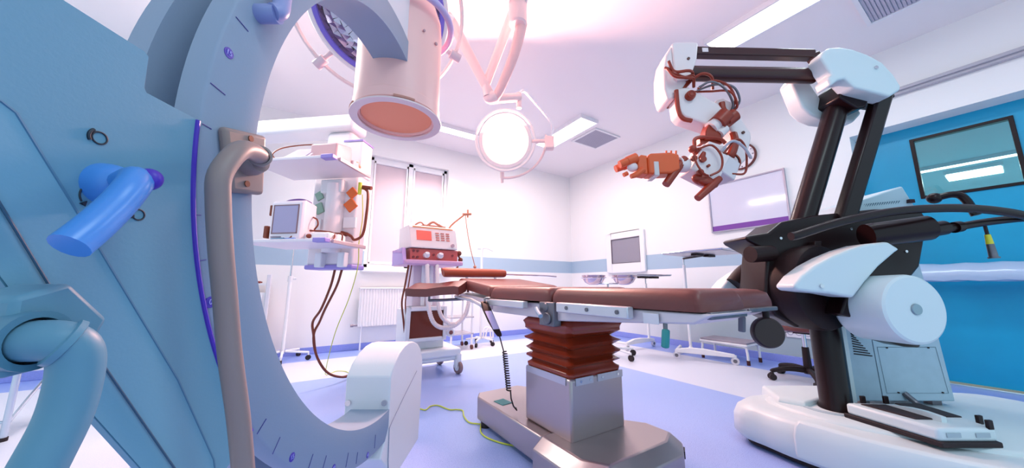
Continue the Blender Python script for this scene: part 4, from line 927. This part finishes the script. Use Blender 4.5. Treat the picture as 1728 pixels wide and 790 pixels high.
MB().loft([[pp(.29, .072, 1.80), pp(.46, .072, 1.80), pp(.435, .185, 1.91), pp(.29, .185, 1.91)], [pp(.29, .082, 1.80), pp(.46, .082, 1.80), pp(.435, .195, 1.91), pp(.29, .195, 1.91)]]).build('screen', mat('lcd_pale', '#c9c2dc', .2), t)
MB().tube([pp(.50, .05, 1.78), pp(.54, .06, 1.83), pp(.53, .12, 1.90), pp(.44, .18, 1.945), pp(.33, .2, 1.955)], .005, 8, sm=6).build('cord', rubbrown, t)
PB().ub(.06, .10, .32, .40, 1.774, 1.86).build('plug_block', greyp, t, bev=.006)

# ================================================================== ANAESTHESIA MACHINE
t = thing('anaesthesia_machine', 'white anaesthesia machine on wheels with red display and hoses behind the table', 'anaesthesia machine', (1.1, 3.35, 0))
base = MB().bx(.84, 1.38, 3.10, 3.62, .17, .25).bx(.86, 1.36, 3.12, 3.60, .13, .18).build('base', white, t, bev=.02, seg=3)
for x, y in ((1.36, 3.12), (1.34, 3.58), (.87, 3.12), (.87, 3.58)):
    w_ = MB().lathe([(.02, -.018), (.055, -.018), (.062, -.01), (.062, .01), (.055, .018), (.02, .018)], (x, y, .063), (1, .25, 0), 28).build('wheel', mat('wheel_grey', '#8a6a6a', .5), base)
    MB().lathe([(0, -.02), (.032, -.02), (.032, .02), (0, .02)], (x, y, .063), (1, .25, 0), 20).build('wheel_hub', white, w_)
    MB().cyl((x, y, .09), (x, y, .19), .03).bx(x-.035, x-.024, y-.03, y+.03, .06, .14).build('caster_fork', white, w_)
cabn = MB().bx(.86, 1.24, 3.22, 3.60, .25, .62).build('lower_cabinet', white, t, bev=.008)
mb = MB().bx(.84, .875, 3.15, 3.24, .33, .655).bx(1.205, 1.24, 3.15, 3.24, .33, .655).bx(.875, 1.205, 3.15, 3.24, .615, .655).bx(.875, 1.205, 3.15, 3.24, .33, .365)
mb.build('door_frame', white, cabn, bev=.006)
MB().bx(.875, 1.205, 3.17, 3.23, .365, .615).build('dark_door', mat('door_glow_brown', '#6e2a18', .3), cabn)  # dark door, warm glow painted into its brown
col_ = MB().bx(.93, 1.20, 3.30, 3.56, .60, 1.06).build('column', mat('column_lilac', '#e2cfdc', .4), t, bev=.01)
mb = MB()
for x in (1.02, 1.10): mb.cyl((x, 3.26, .66), (x, 3.26, 1.06), .02)
mb.build('canister_tube', white, col_)
MB().bx(.79, 1.37, 3.08, 3.60, 1.055, 1.10).build('work_tray', mat('tray_lilac', '#d9a9cc', .4), t, bev=.012)
MB().prism([(3.14, 1.06), (3.60, 1.06), (3.60, 1.22), (3.20, 1.22)], 'x', .78, .815).build('side_panel', mat('side_lilac', '#c3a6e0', .4), t, bev=.004)
MB().bx(.70, .80, 3.2, 3.24, 1.165, 1.185).build('side_rail', mat('rail_lilac', '#c7a9d6', .4), t, bev=.004)
mod = MB().bx(.85, 1.34, 3.16, 3.55, 1.10, 1.215).build('vaporizer_unit', mat('module_red', '#c05a58', .4), t, bev=.006)
for x in (1.00, 1.14): MB().cyl((x, 3.16, 1.15), (x, 3.11, 1.15), .028).cyl((x, 3.115, 1.15), (x, 3.10, 1.17), .022).build('dial', white, mod)
mb = MB()
for x, z in ((.88, 1.13), (.88, 1.19), (.92, 1.13), (.92, 1.19), (1.08, 1.16), (1.28, 1.16)): mb.cyl((x, 3.16, z), (x, 3.15, z), .012)
mb.build('port', mat('port_dark', '#7a3038', .4), mod)
top = MB().prism([(3.13, 1.22), (3.60, 1.22), (3.60, 1.47), (3.24, 1.46), (3.20, 1.43)], 'x', .84, 1.33).build('ventilator_unit', mat('vent_white', '#f0e4e4', .35), t, bev=.01)
def fp(x, z, off=0):   # point on the slanted front
    y = 3.13+(z-1.22)*(.07/.21); return (x, y-off, z)
def fplate(x0, x1, z0, z1, name, m, d=.006, par=None):
    return MB().loft([[fp(x0, z0, .001), fp(x1, z0, .001), fp(x1, z1, .001), fp(x0, z1, .001)], [fp(x0, z0, d), fp(x1, z0, d), fp(x1, z1, d), fp(x0, z1, d)]]).build(name, m, par or top)
fplate(.905, 1.055, 1.30, 1.40, 'display', mat('display_red', '#d8584e', .25, emit=.25, ecol='#e05040'))
fplate(.87, 1.29, 1.43, 1.442, 'top_strip', mat('strip_orange', '#d8844e', .4))
mb = MB()
for i in range(3):
    for j in range(4):
        x0, z0 = 1.10+.055*i, 1.305+.024*j
        mb.loft([[fp(x0, z0, .001), fp(x0+.035, z0, .001), fp(x0+.035, z0+.013, .001), fp(x0, z0+.013, .001)], [fp(x0, z0, .008), fp(x0+.035, z0, .008), fp(x0+.035, z0+.013, .008), fp(x0, z0+.013, .008)]])
mb.build('key', mat('key_rose', '#c97a70', .4), top)
MB().cyl(fp(1.27, 1.26), fp(1.27, 1.26, .02), .018).build('knob', rose, top)
mb = MB().tube([(.92, 3.3, 1.47), (.97, 3.28, 1.50), (1.02, 3.3, 1.475)], .008, 8, sm=4).tube([(1.05, 3.3, 1.475), (1.10, 3.28, 1.515), (1.16, 3.3, 1.50), (1.22, 3.3, 1.475)], .012, 8, sm=4).bx(1.0, 1.25, 3.3, 3.42, 1.465, 1.485)
mb.build('coiled_leads', mat('lead_rose', '#cf8a70', .4), top)
MB().tube([(1.30, 3.32, 1.44), (1.31, 3.3, 1.50), (1.46, 3.28, 1.64)], .010, 8, sm=3).cyl((1.44, 3.28, 1.64), (1.54, 3.28, 1.655), .014).cyl((1.50, 3.28, 1.61), (1.50, 3.28, 1.70), .010).build('breathing_arm', mat('arm_copper', '#d98a6a', .35, metal=.3), t)
MB().tube([(1.47, 3.28, 1.635), (1.50, 3.28, 1.45), (1.545, 3.28, 1.25), (1.60, 3.28, 1.07)], .005, 8, sm=4).sph((1.60, 3.28, 1.06), .018).build('sampling_line', MATS['arm_copper'], t)
def hose(pts, r, m, name):
    P = catmull(pts, 14); mb = MB(); rs = []
    mb.tube(P, [r*(1.0 if i % 2 else .86) for i in range(len(P))], 10); return mb.build(name, m, t)
hose([(1.0, 3.1, 1.06), (1.0, 3.05, .85), (1.005, 3.02, .66), (1.05, 3.0, .52), (1.14, 3.0, .465), (1.26, 3.0, .48), (1.36, 3.0, .56), (1.41, 3.02, .68), (1.42, 3.05, .80)], .022, mat('hose_cream', '#eedede', .45), 'breathing_hose')
hose([(1.10, 3.1, 1.06), (1.09, 3.04, .85), (1.09, 3.02, .72), (1.12, 3.0, .58), (1.2, 3.0, .50), (1.26, 3.0, .49)], .02, MATS['hose_cream'], 'breathing_hose')
MB().tube([(.85, 3.2, 1.05), (.82, 3.18, .85), (.80, 3.18, .70), (.83, 3.2, .52), (.855, 3.22, .38)], .009, 8, sm=6).tube([(.88, 3.2, 1.05), (.85, 3.17, .85), (.83, 3.17, .70), (.86, 3.19, .50)], .006, 8, sm=6).build('gas_hose', rubbrown, t)
MB().lathe([(0, .02), (.035, .02), (.042, .01), (.042, -.01), (0, -.02)], (1.27, 3.13, .40), (0, -1, 0), 24).build('pressure_gauge', white, t)
MB().lathe([(0, .024), (.02, .024), (.02, .02)], (1.27, 3.13, .40), (0, -1, 0), 20).build('gauge_dial', mat('gauge_brown', '#8a5048', .4), t)
MB().tube([(1.36, 3.3, 1.20), (1.41, 3.28, 1.16), (1.40, 3.27, 1.08), (1.35, 3.27, 1.0), (1.30, 3.28, 1.04)], .010, 8, sm=6).sph((1.40, 3.27, 1.20), .03).sph((1.42, 3.27, 1.13), .026).build('suction_set', rubbrown, t)

# ================================================================== RADIATOR
t = thing('radiator', 'white ribbed radiator on the wall under the window', 'radiator', (1.1, 4.9, .3))
x0, x1 = .665, 1.62
mb = MB(); n_ = 26
prof = []
for i in range(n_):
    a = x0+(x1-x0)*i/n_; w = (x1-x0)/n_
    prof += [(a, 4.885), (a+w*.55, 4.885), (a+w*.65, 4.872), (a+w*.9, 4.872)]
prof += [(x1, 4.885), (x1, 4.95), (x0, 4.95)]
MB().prism(prof, 'z', .315, .815).build('panel', white, t)
MB().bx(x0-.005, x1+.005, 4.868, 4.955, .812, .832).build('top_grille', white, t, bev=.003)
MB().cyl((x0-.07, 4.90, .33), (x0, 4.90, .33), .012).cyl((x0-.085, 4.9, .33), (x0-.05, 4.9, .33), .02).build('valve', mat('valve_grey', '#8a8490', .4, metal=.5), t)
MB().cyl((x0+.05, 4.92, .315), (x0+.05, 4.92, .0), .010).build('pipe', white, t)
for xx in (x0+.2, x1-.2): MB().cyl((xx, 4.95, .6), (xx, 4.999, .6), .02).build('wall_bracket', white, t)

# ================================================================== STANDS AND TROLLEYS
def five_star(t, c, R, m, n=5, a0=20, wheel=.028, zarm=.085, rm=rubber, tb=.013):
    for k in range(n):
        a = math.radians(a0+360/n*k); d = Vector((math.cos(a), math.sin(a), 0)); c0 = Vector((c[0], c[1], 0))
        L = MB().tube([c0+d*.03+Vector((0, 0, zarm+.02)), c0+d*R+Vector((0, 0, zarm))], tb, 10).cyl(c0+d*R+Vector((0, 0, zarm+.01)), c0+d*R+Vector((0, 0, .05)), .008).build('base_leg', m, t)
        s = Vector((-d.y, d.x, 0))
        MB().cyl(c0+d*R-s*.012+Vector((0, 0, wheel)), c0+d*R+s*.012+Vector((0, 0, wheel)), wheel).build('caster', rm, L)
t = thing('infusion_stand', 'white infusion pole on a castered star base left of the hanging cables', 'infusion stand', (-.15, 4.75, 0), 0, 'infusion stands')
five_star(t, (-.13, 4.72), .27, white, 5, -18)
MB().cyl((-.13, 4.72, .08), (-.13, 4.72, .95), .019).build('pole', white, t)
MB().cyl((-.13, 4.72, .93), (-.13, 4.72, 1.75), .010).build('pole_extension', chrome, t)
MB().cyl((-.13, 4.72, .90), (-.13, 4.72, .97), .026).cyl((-.10, 4.72, .94), (-.07, 4.72, .94), .014).build('height_clamp', whitep, t)
MB().tube([(-.25, 4.72, 1.80), (-.24, 4.72, 1.76), (-.13, 4.72, 1.75), (-.02, 4.72, 1.76), (-.01, 4.72, 1.80)], .006, 8, sm=4).build('hook', chrome, t)
t = thing('infusion_stand', 'white stand with a T-bar top behind the anaesthesia machine and table', 'infusion stand', (2.28, 4.40, 0), 0, 'infusion stands')
five_star(t, (2.27, 4.42), .21, white, 5, 10, .03)
MB().cyl((2.27, 4.42, .08), (2.27, 4.42, 1.42), .018).build('pole', white, t)
MB().tube([(2.27, 4.42, 1.42), (2.33, 4.38, 1.425), (2.42, 4.32, 1.38)], .014, 8, sm=4).cyl((2.21, 4.45, 1.42), (2.29, 4.41, 1.42), .016).build('crossbar', white, t)
MB().tube([(2.28, 4.36, .12), (2.30, 4.35, .24), (2.36, 4.32, .24), (2.38, 4.31, .10)], .012, 8, sm=4).tube([(2.33, 4.38, .12), (2.36, 4.37, .22), (2.42, 4.34, .22), (2.43, 4.33, .10)], .012, 8, sm=4).build('foot_pedal', white, t)
t = thing('instrument_trolley', 'white two-shelf instrument trolley on casters behind the head of the table', 'trolley', (1.88, 4.36, 0))
for x, y in ((1.72, 4.20), (2.02, 4.20), (1.72, 4.52), (2.02, 4.52)):
    L = MB().cyl((x, y, .06), (x, y, .86), .014).build('leg', white, t)
    MB().cyl((x-.012, y, .03), (x+.012, y, .03), .03).build('caster', mat('caster_brown', '#6a2c22', .5), L)
for z in (.20, .42, .84): MB().bx(1.70, 2.04, 4.18, 4.54, z, z+.015).build('shelf', mat('shelf_steel', '#d9ccd2', .25, metal=.5), t)
# drawer cabinet at the left, seen past the C-ring
t = thing('drawer_cabinet', 'white drawer cabinet with an upright post at the left wall', 'cabinet', (-.55, 4.75, 0))
MB().bx(-1.0, -.34, 4.55, 4.95, .20, .78).build('body', white, t, bev=.006)
for z0 in (.24, .42, .60): 
    d_ = MB().bx(-.98, -.36, 4.535, 4.552, z0, z0+.155).build('drawer', whitep, t, bev=.004)
    MB().bx(-.72, -.60, 4.515, 4.536, z0+.10, z0+.115).build('drawer_handle', chrome, d_)
MB().bx(-.34, -.30, 4.53, 4.58, .08, .98).build('upright_post', mat('post_grey', '#d4d0da', .35), t, bev=.008)
MB().bx(-1.04, -1.0, 4.53, 4.58, .08, .98).build('upright_post', MATS['post_grey'], t, bev=.008)
MB().bx(-1.0, -.34, 4.56, 4.94, .86, .88).build('top_shelf', white, t)
for x, y in ((-.98, 4.58), (-.36, 4.58), (-.98, 4.92), (-.36, 4.92)): MB().cyl((x-.012, y, .03), (x+.012, y, .03), .03).cyl((x, y, .04), (x, y, .2), .012).build('caster', rubber, t)
start((-.45, 4.7, .88)); props(MB().bx(-.56, -.40, 4.62, 4.68, .882, .905).cyl((-.40, 4.65, .893), (-.385, 4.65, .893), .008).build('instrument_case', mat('case_brown', '#8a3a30', .5), bev=.006), 'small brown instrument case on the drawer cabinet at the left', 'case')
# bowl stand with two steel bowls
t = thing('bowl_stand', 'castered double ring stand holding two steel bowls behind the table', 'stand', (3.2, 2.85, 0))
bc = [(3.16, 3.0), (3.48, 2.78)]
five_star(t, (3.25, 2.85), .30, white, 5, -20, .035)
MB().cyl((3.25, 2.85, .1), (3.25, 2.85, .88), .014).tube([(3.16, 2.92, .88), (3.25, 2.85, .88), (3.38, 2.80, .88)], .010, 8).build('pole', chrome, t)
for (x, y) in bc: MB().lathe([(.148, .955), (.156, .961), (.164, .955), (.156, .949), (.148, .955)], (x, y, 0), n=40).tube([(x, y-.154, .955), (x, y-.12, .90), (3.25+(x-3.25)*.6, 2.85+(y-2.85)*.6, .88)], .006, 8).build('ring', chrome, t)
for i, (x, y) in enumerate(bc):
    start((x, y, .87))
    props(MB().lathe([(0, .865), (.06, .868), (.11, .895), (.14, .945), (.150, .985), (.156, .988), (.146, .984), (.135, .948), (.105, .902), (.06, .876), (0, .873)], (x, y, 0), n=40).build('steel_bowl', mat('bowl_steel', '#d2bcc4', .15, metal=.9)),
          ('left' if i == 0 else 'right')+' of the two shiny steel bowls on the ring stand behind the table', 'bowl', 'steel bowls on the ring stand')
def mayo(label, tray, z, post, A, B, ang):
    t = thing('instrument_stand', label, 'instrument stand', (post[0], post[1], 0), 0, 'instrument stands with steel trays')
    cx, cy, sx, sy = tray
    mb = MB().box((cx, cy, z), (sx, sy, .008), (0, 0, ang))
    tr = mb.build('tray', mat('tray_steel', '#b7b3bf', .3, metal=.7), t, bev=.003)
    M = Matrix.Rotation(ang, 3, 'Z')
    P = [Vector((cx, cy, z+.012))+M @ Vector((a*sx/2, b*sy/2, 0)) for a, b in ((-1, -1), (1, -1), (1, 1), (-1, 1))]
    MB().tube(P, .009, 8, closed=True).build('tray_rim', chrome, tr)
    mb = MB().cyl((post[0], post[1], .12), (post[0], post[1], z-.1), .017); mb.build('post', white, t)
    MB().cyl((post[0], post[1], z-.3), (post[0], post[1], z-.015), .011).build('post_extension', chrome, t)
    MB().tube([(post[0], post[1], z-.018), (cx, cy, z-.018)], .012, 8).bx(cx-.2, cx-.05, cy-.03, cy+.03, z-.03, z-.006).bx(cx+.05, cx+.2, cy-.03, cy+.03, z-.03, z-.006).build('tray_bracket', mblack, t)
    A = Vector((*A, 0)); B = Vector((*B, 0)); mid = Vector((post[0], post[1], 0)); d = (B-A).normalized(); s = Vector((-d.y, d.x, 0))
    MB().loft([[tuple(p+s*q*.022+Vector((0, 0, zz))) for q, zz in ((-1, h0), (1, h0), (1, h1), (-1, h1))] for p, h0, h1 in ((A, .075, .11), (A+(B-A)*.25, .075, .14), (A+(B-A)*.5, .075, .14), (B, .075, .11))]).build('base_bar', white, t, bev=.006)
    if (mid-(A+B)/2).length > .02:
        nearest = A+(B-A)*max(0, min(1, (mid-A).dot(B-A)/(B-A).length_squared))
        MB().tube([nearest+Vector((0, 0, .1)), mid+Vector((0, 0, .12))], .022, 10).build('base_link', white, t)
    for p in (A, B, A+s*.35):
        w_ = MB().cyl(p-s*.012+Vector((0, 0, .04)), p+s*.012+Vector((0, 0, .04)), .04).build('caster', mat('caster_white', '#d8d4de', .4), t)
        MB().cyl(p-s*.013+Vector((0, 0, .04)), p+s*.013+Vector((0, 0, .04)), .02).build('caster_hub', dsteel, w_)
        MB().cyl(p+Vector((0, 0, .06)), p+Vector((0, 0, .10)), .018).build('caster_fork', white, w_)
    MB().tube([A+Vector((0, 0, .09)), A+s*.35+Vector((0, 0, .09))], .018, 8).build('side_bar', white, t)
    return t
mayo('tall instrument stand with a steel tray by the wall under the whiteboard', (3.78, 1.92, .60, .62), 1.21, (4.02, 2.29), (3.83, 2.36), (4.06, 1.83), .06)
mayo('low instrument stand with a narrow steel tray right of the steel bowls', (3.98, 2.78, .46, .34), .985, (4.20, 2.98), (3.72, 2.98), (4.32, 3.0), -.5)
# step stool
t = thing('step_stool', 'low white metal step stool with a grey tread by the right wall', 'step stool', (4.3, 1.98, 0))
MB().bx(4.13, 4.46, 1.73, 2.23, .215, .235).build('tread', mat('tread_grey', '#8e8694', .5), t, bev=.006)
MB().bx(4.125, 4.465, 1.725, 2.235, .195, .216).build('tread_frame', white, t, bev=.004)
for x in (4.15, 4.44):
    MB().tube([(x, 1.74, .03), (x, 1.745, .15), (x, 1.79, .19), (x, 2.17, .19), (x, 2.215, .15), (x, 2.22, .03)], .013, 10, sm=4).build('leg_frame', white, t)
    for y in (1.74, 2.22): MB().cyl((x, y, 0), (x, y, .05), .017).build('foot_cap', mat('cap_brown', '#4a1a18', .6), t)
# swivel stool
t = thing('swivel_stool', 'black swivel stool on a five-star base behind the microscope', 'stool', (3.92, 1.19, 0))
c = Vector((3.92, 1.17, 0))
for k in range(5):
    a = math.radians(62+72*k); d = Vector((math.cos(a), math.sin(a), 0)); s = Vector((-d.y, d.x, 0))
    L = MB().tube([c+d*.02+Vector((0, 0, .10)), c+d*.15+Vector((0, 0, .105)), c+d*.27+Vector((0, 0, .085)), c+d*.29+Vector((0, 0, .07))], [.026, .022, .018, .016], 10, sm=4).build('base_leg', mblack, t)
    MB().cyl(c+d*.29-s*.025+Vector((0, 0, .028)), c+d*.29-s*.006+Vector((0, 0, .028)), .028).cyl(c+d*.29+s*.006+Vector((0, 0, .028)), c+d*.29+s*.025+Vector((0, 0, .028)), .028).sph(c+d*.29+Vector((0, 0, .05)), .02).build('caster', rubber, L)
MB().cyl(c+Vector((0, 0, .07)), c+Vector((0, 0, .30)), .032, .026).build('gas_lift_cover', mblack, t)
MB().cyl(c+Vector((0, 0, .29)), c+Vector((0, 0, .45)), .016).build('gas_lift', chrome, t)
MB().lathe([(0, .44), (.15, .44), (.185, .455), (.195, .48), (.185, .51), (.15, .525), (0, .53)], c, n=40).build('seat', leather, t)
MB().bx(3.86, 3.98, 1.11, 1.23, .42, .445).build('seat_plate', mblack, t)
MB().tube([c+Vector((-.02, .05, .435)), c+Vector((-.05, .16, .415)), c+Vector((-.08, .2, .43)), c+Vector((-.1, .24, .44))], .004, 6, sm=4).build('height_lever', dsteel, t)

# ================================================================== WALL THINGS
t = thing('wall_monitor', 'grey screen in a white frame built into the right wall', 'screen', (XW, 3.64, 1.08))
mb = MB().bx(XW-.05, XW, 3.25, 3.33, 1.08, 1.775).bx(XW-.05, XW, 3.92, 4.04, 1.08, 1.775).bx(XW-.05, XW, 3.33, 3.92, 1.665, 1.775).bx(XW-.05, XW, 3.33, 3.92, 1.08, 1.24)
mb.build('frame', white, t, bev=.01)
MB().bx(XW-.035, XW-.005, 3.33, 3.92, 1.24, 1.665).build('screen', screen, t)
MB().bx(XW-.052, XW-.03, 3.33, 3.335, 1.24, 1.665).bx(XW-.052, XW-.03, 3.915, 3.92, 1.24, 1.665).bx(XW-.052, XW-.03, 3.335, 3.915, 1.66, 1.665).bx(XW-.052, XW-.03, 3.335, 3.915, 1.24, 1.245).build('screen_bezel', mat('bezel_grey', '#6a5a66', .4), t)
t = thing('whiteboard', 'whiteboard in a thin aluminium frame with a purple lower edge', 'whiteboard', (XW, 1.78, 1.57))
MB().bx(XW-.02, XW, 1.365, 2.195, 1.575, 2.20).build('board', mat('board_white', '#dcd8e8', .08, spec=.7), t)
mb = MB().bx(XW-.03, XW, 1.35, 1.367, 1.56, 2.215).bx(XW-.03, XW, 2.193, 2.21, 1.56, 2.215).bx(XW-.03, XW, 1.367, 2.193, 2.198, 2.215).bx(XW-.03, XW, 1.367, 2.193, 1.56, 1.577)
mb.build('frame', mat('frame_alu', '#a9a4b4', .3, metal=.6), t)
MB().bx(XW-.022, XW-.018, 1.367, 2.193, 1.577, 1.645).build('purple_edge', mat('edge_purple', '#7a3f9e', .4), t)
t = thing('wall_clock', 'round white wall clock with a dark rim behind the microscope arm', 'clock', (XW, 1.77, 2.50))
c = Vector((XW, 1.77, 2.50))
MB().lathe([(0, 0), (.172, 0), (.172, .03), (.162, .038), (.153, .03), (.153, .015), (0, .015)], c, (-1, 0, 0), 48).build('rim', mat('clock_rim', '#6a2a24', .35), t)
MB().lathe([(0, .0165), (.152, .0165), (.152, .0155), (0, .0155)], c, (-1, 0, 0), 48).build('face', mat('clock_face', '#eee8ee', .4), t)
mb = MB()
for k in range(12):
    a = math.radians(30*k); u = Vector((0, math.sin(a), math.cos(a))); mb.tube([c+Vector((-.018, 0, 0))+u*.125, c+Vector((-.018, 0, 0))+u*.143], .003 if k % 3 else .005, 6)
mb.build('hour_mark', mat('mark_dark', '#5a4a58', .5), t)
for a, L, r_ in ((235, .08, .004), (150, .12, .003)):
    u = Vector((0, math.sin(math.radians(a)), math.cos(math.radians(a)))); MB().tube([c+Vector((-.02, 0, 0))-u*.015, c+Vector((-.02, 0, 0))+u*L], r_, 6).build('hand', MATS['mark_dark'], t)
t = thing('socket_strip', 'white strip of four wall sockets low on the right wall', 'socket', (XW, 1.39, .34))
MB().bx(XW-.012, XW, 1.235, 1.535, .288, .395).build('plate', white, t, bev=.004)
for k in range(4):
    y = 1.272+.075*k
    s_ = MB().lathe([(.028, 0), (.030, .004), (.022, .006), (.020, -.004), (0, -.004)], (XW-.012, y, .341), (-1, 0, 0), 24).build('socket', mat('socket_grey', '#b9b4c4', .4), t)
    MB().cyl((XW-.02, y-.009, .341), (XW-.012, y-.009, .341), .003).cyl((XW-.02, y+.009, .341), (XW-.012, y+.009, .341), .003).build('socket_hole', rubber, s_)
t = thing('wall_switch', 'small white wall switch to the right of the whiteboard', 'switch', (XW, 1.27, 1.79))
MB().bx(XW-.010, XW, 1.235, 1.315, 1.75, 1.83).build('plate', white, t, bev=.003)
MB().bx(XW-.016, XW-.009, 1.25, 1.30, 1.765, 1.815).build('rocker', whitep, t, bev=.003)

# ================================================================== LEFT EDGE: CHAIR BEHIND THE C-ARM
t = thing('side_chair', 'metal-framed chair with a dark blue seat seen under the C-arm at lower left', 'chair', (-1.45, 3.4, 0))
seatm = mat('seat_navy', '#16265c', .4)
for x, y in ((-1.33, 3.17), (-1.32, 3.45), (-1.75, 3.2), (-1.72, 3.5)):
    L = MB().cyl((x, y, .01), (x, y, .45 if x > -1.5 else .85), .014).build('leg', mat('chair_tube', '#cfd8e6', .25, metal=.5), t)
    MB().cyl((x, y, 0), (x, y, .02), .018).build('foot_cap', rubber, L)
MB().tube([(-1.33, 3.17, .08), (-1.32, 3.3, .2), (-1.32, 3.45, .30)], .008, 8).tube([(-1.33, 3.17, .10), (-1.5, 3.2, .10), (-1.75, 3.2, .10)], .008, 8).build('stretcher', MATS['chair_tube'], t)
MB().bx(-1.78, -1.28, 3.13, 3.54, .40, .47).build('seat', seatm, t, bev=.02, seg=3)
MB().bx(-1.79, -1.74, 3.16, 3.52, .55, .86).build('backrest', seatm, t, bev=.02, seg=3)
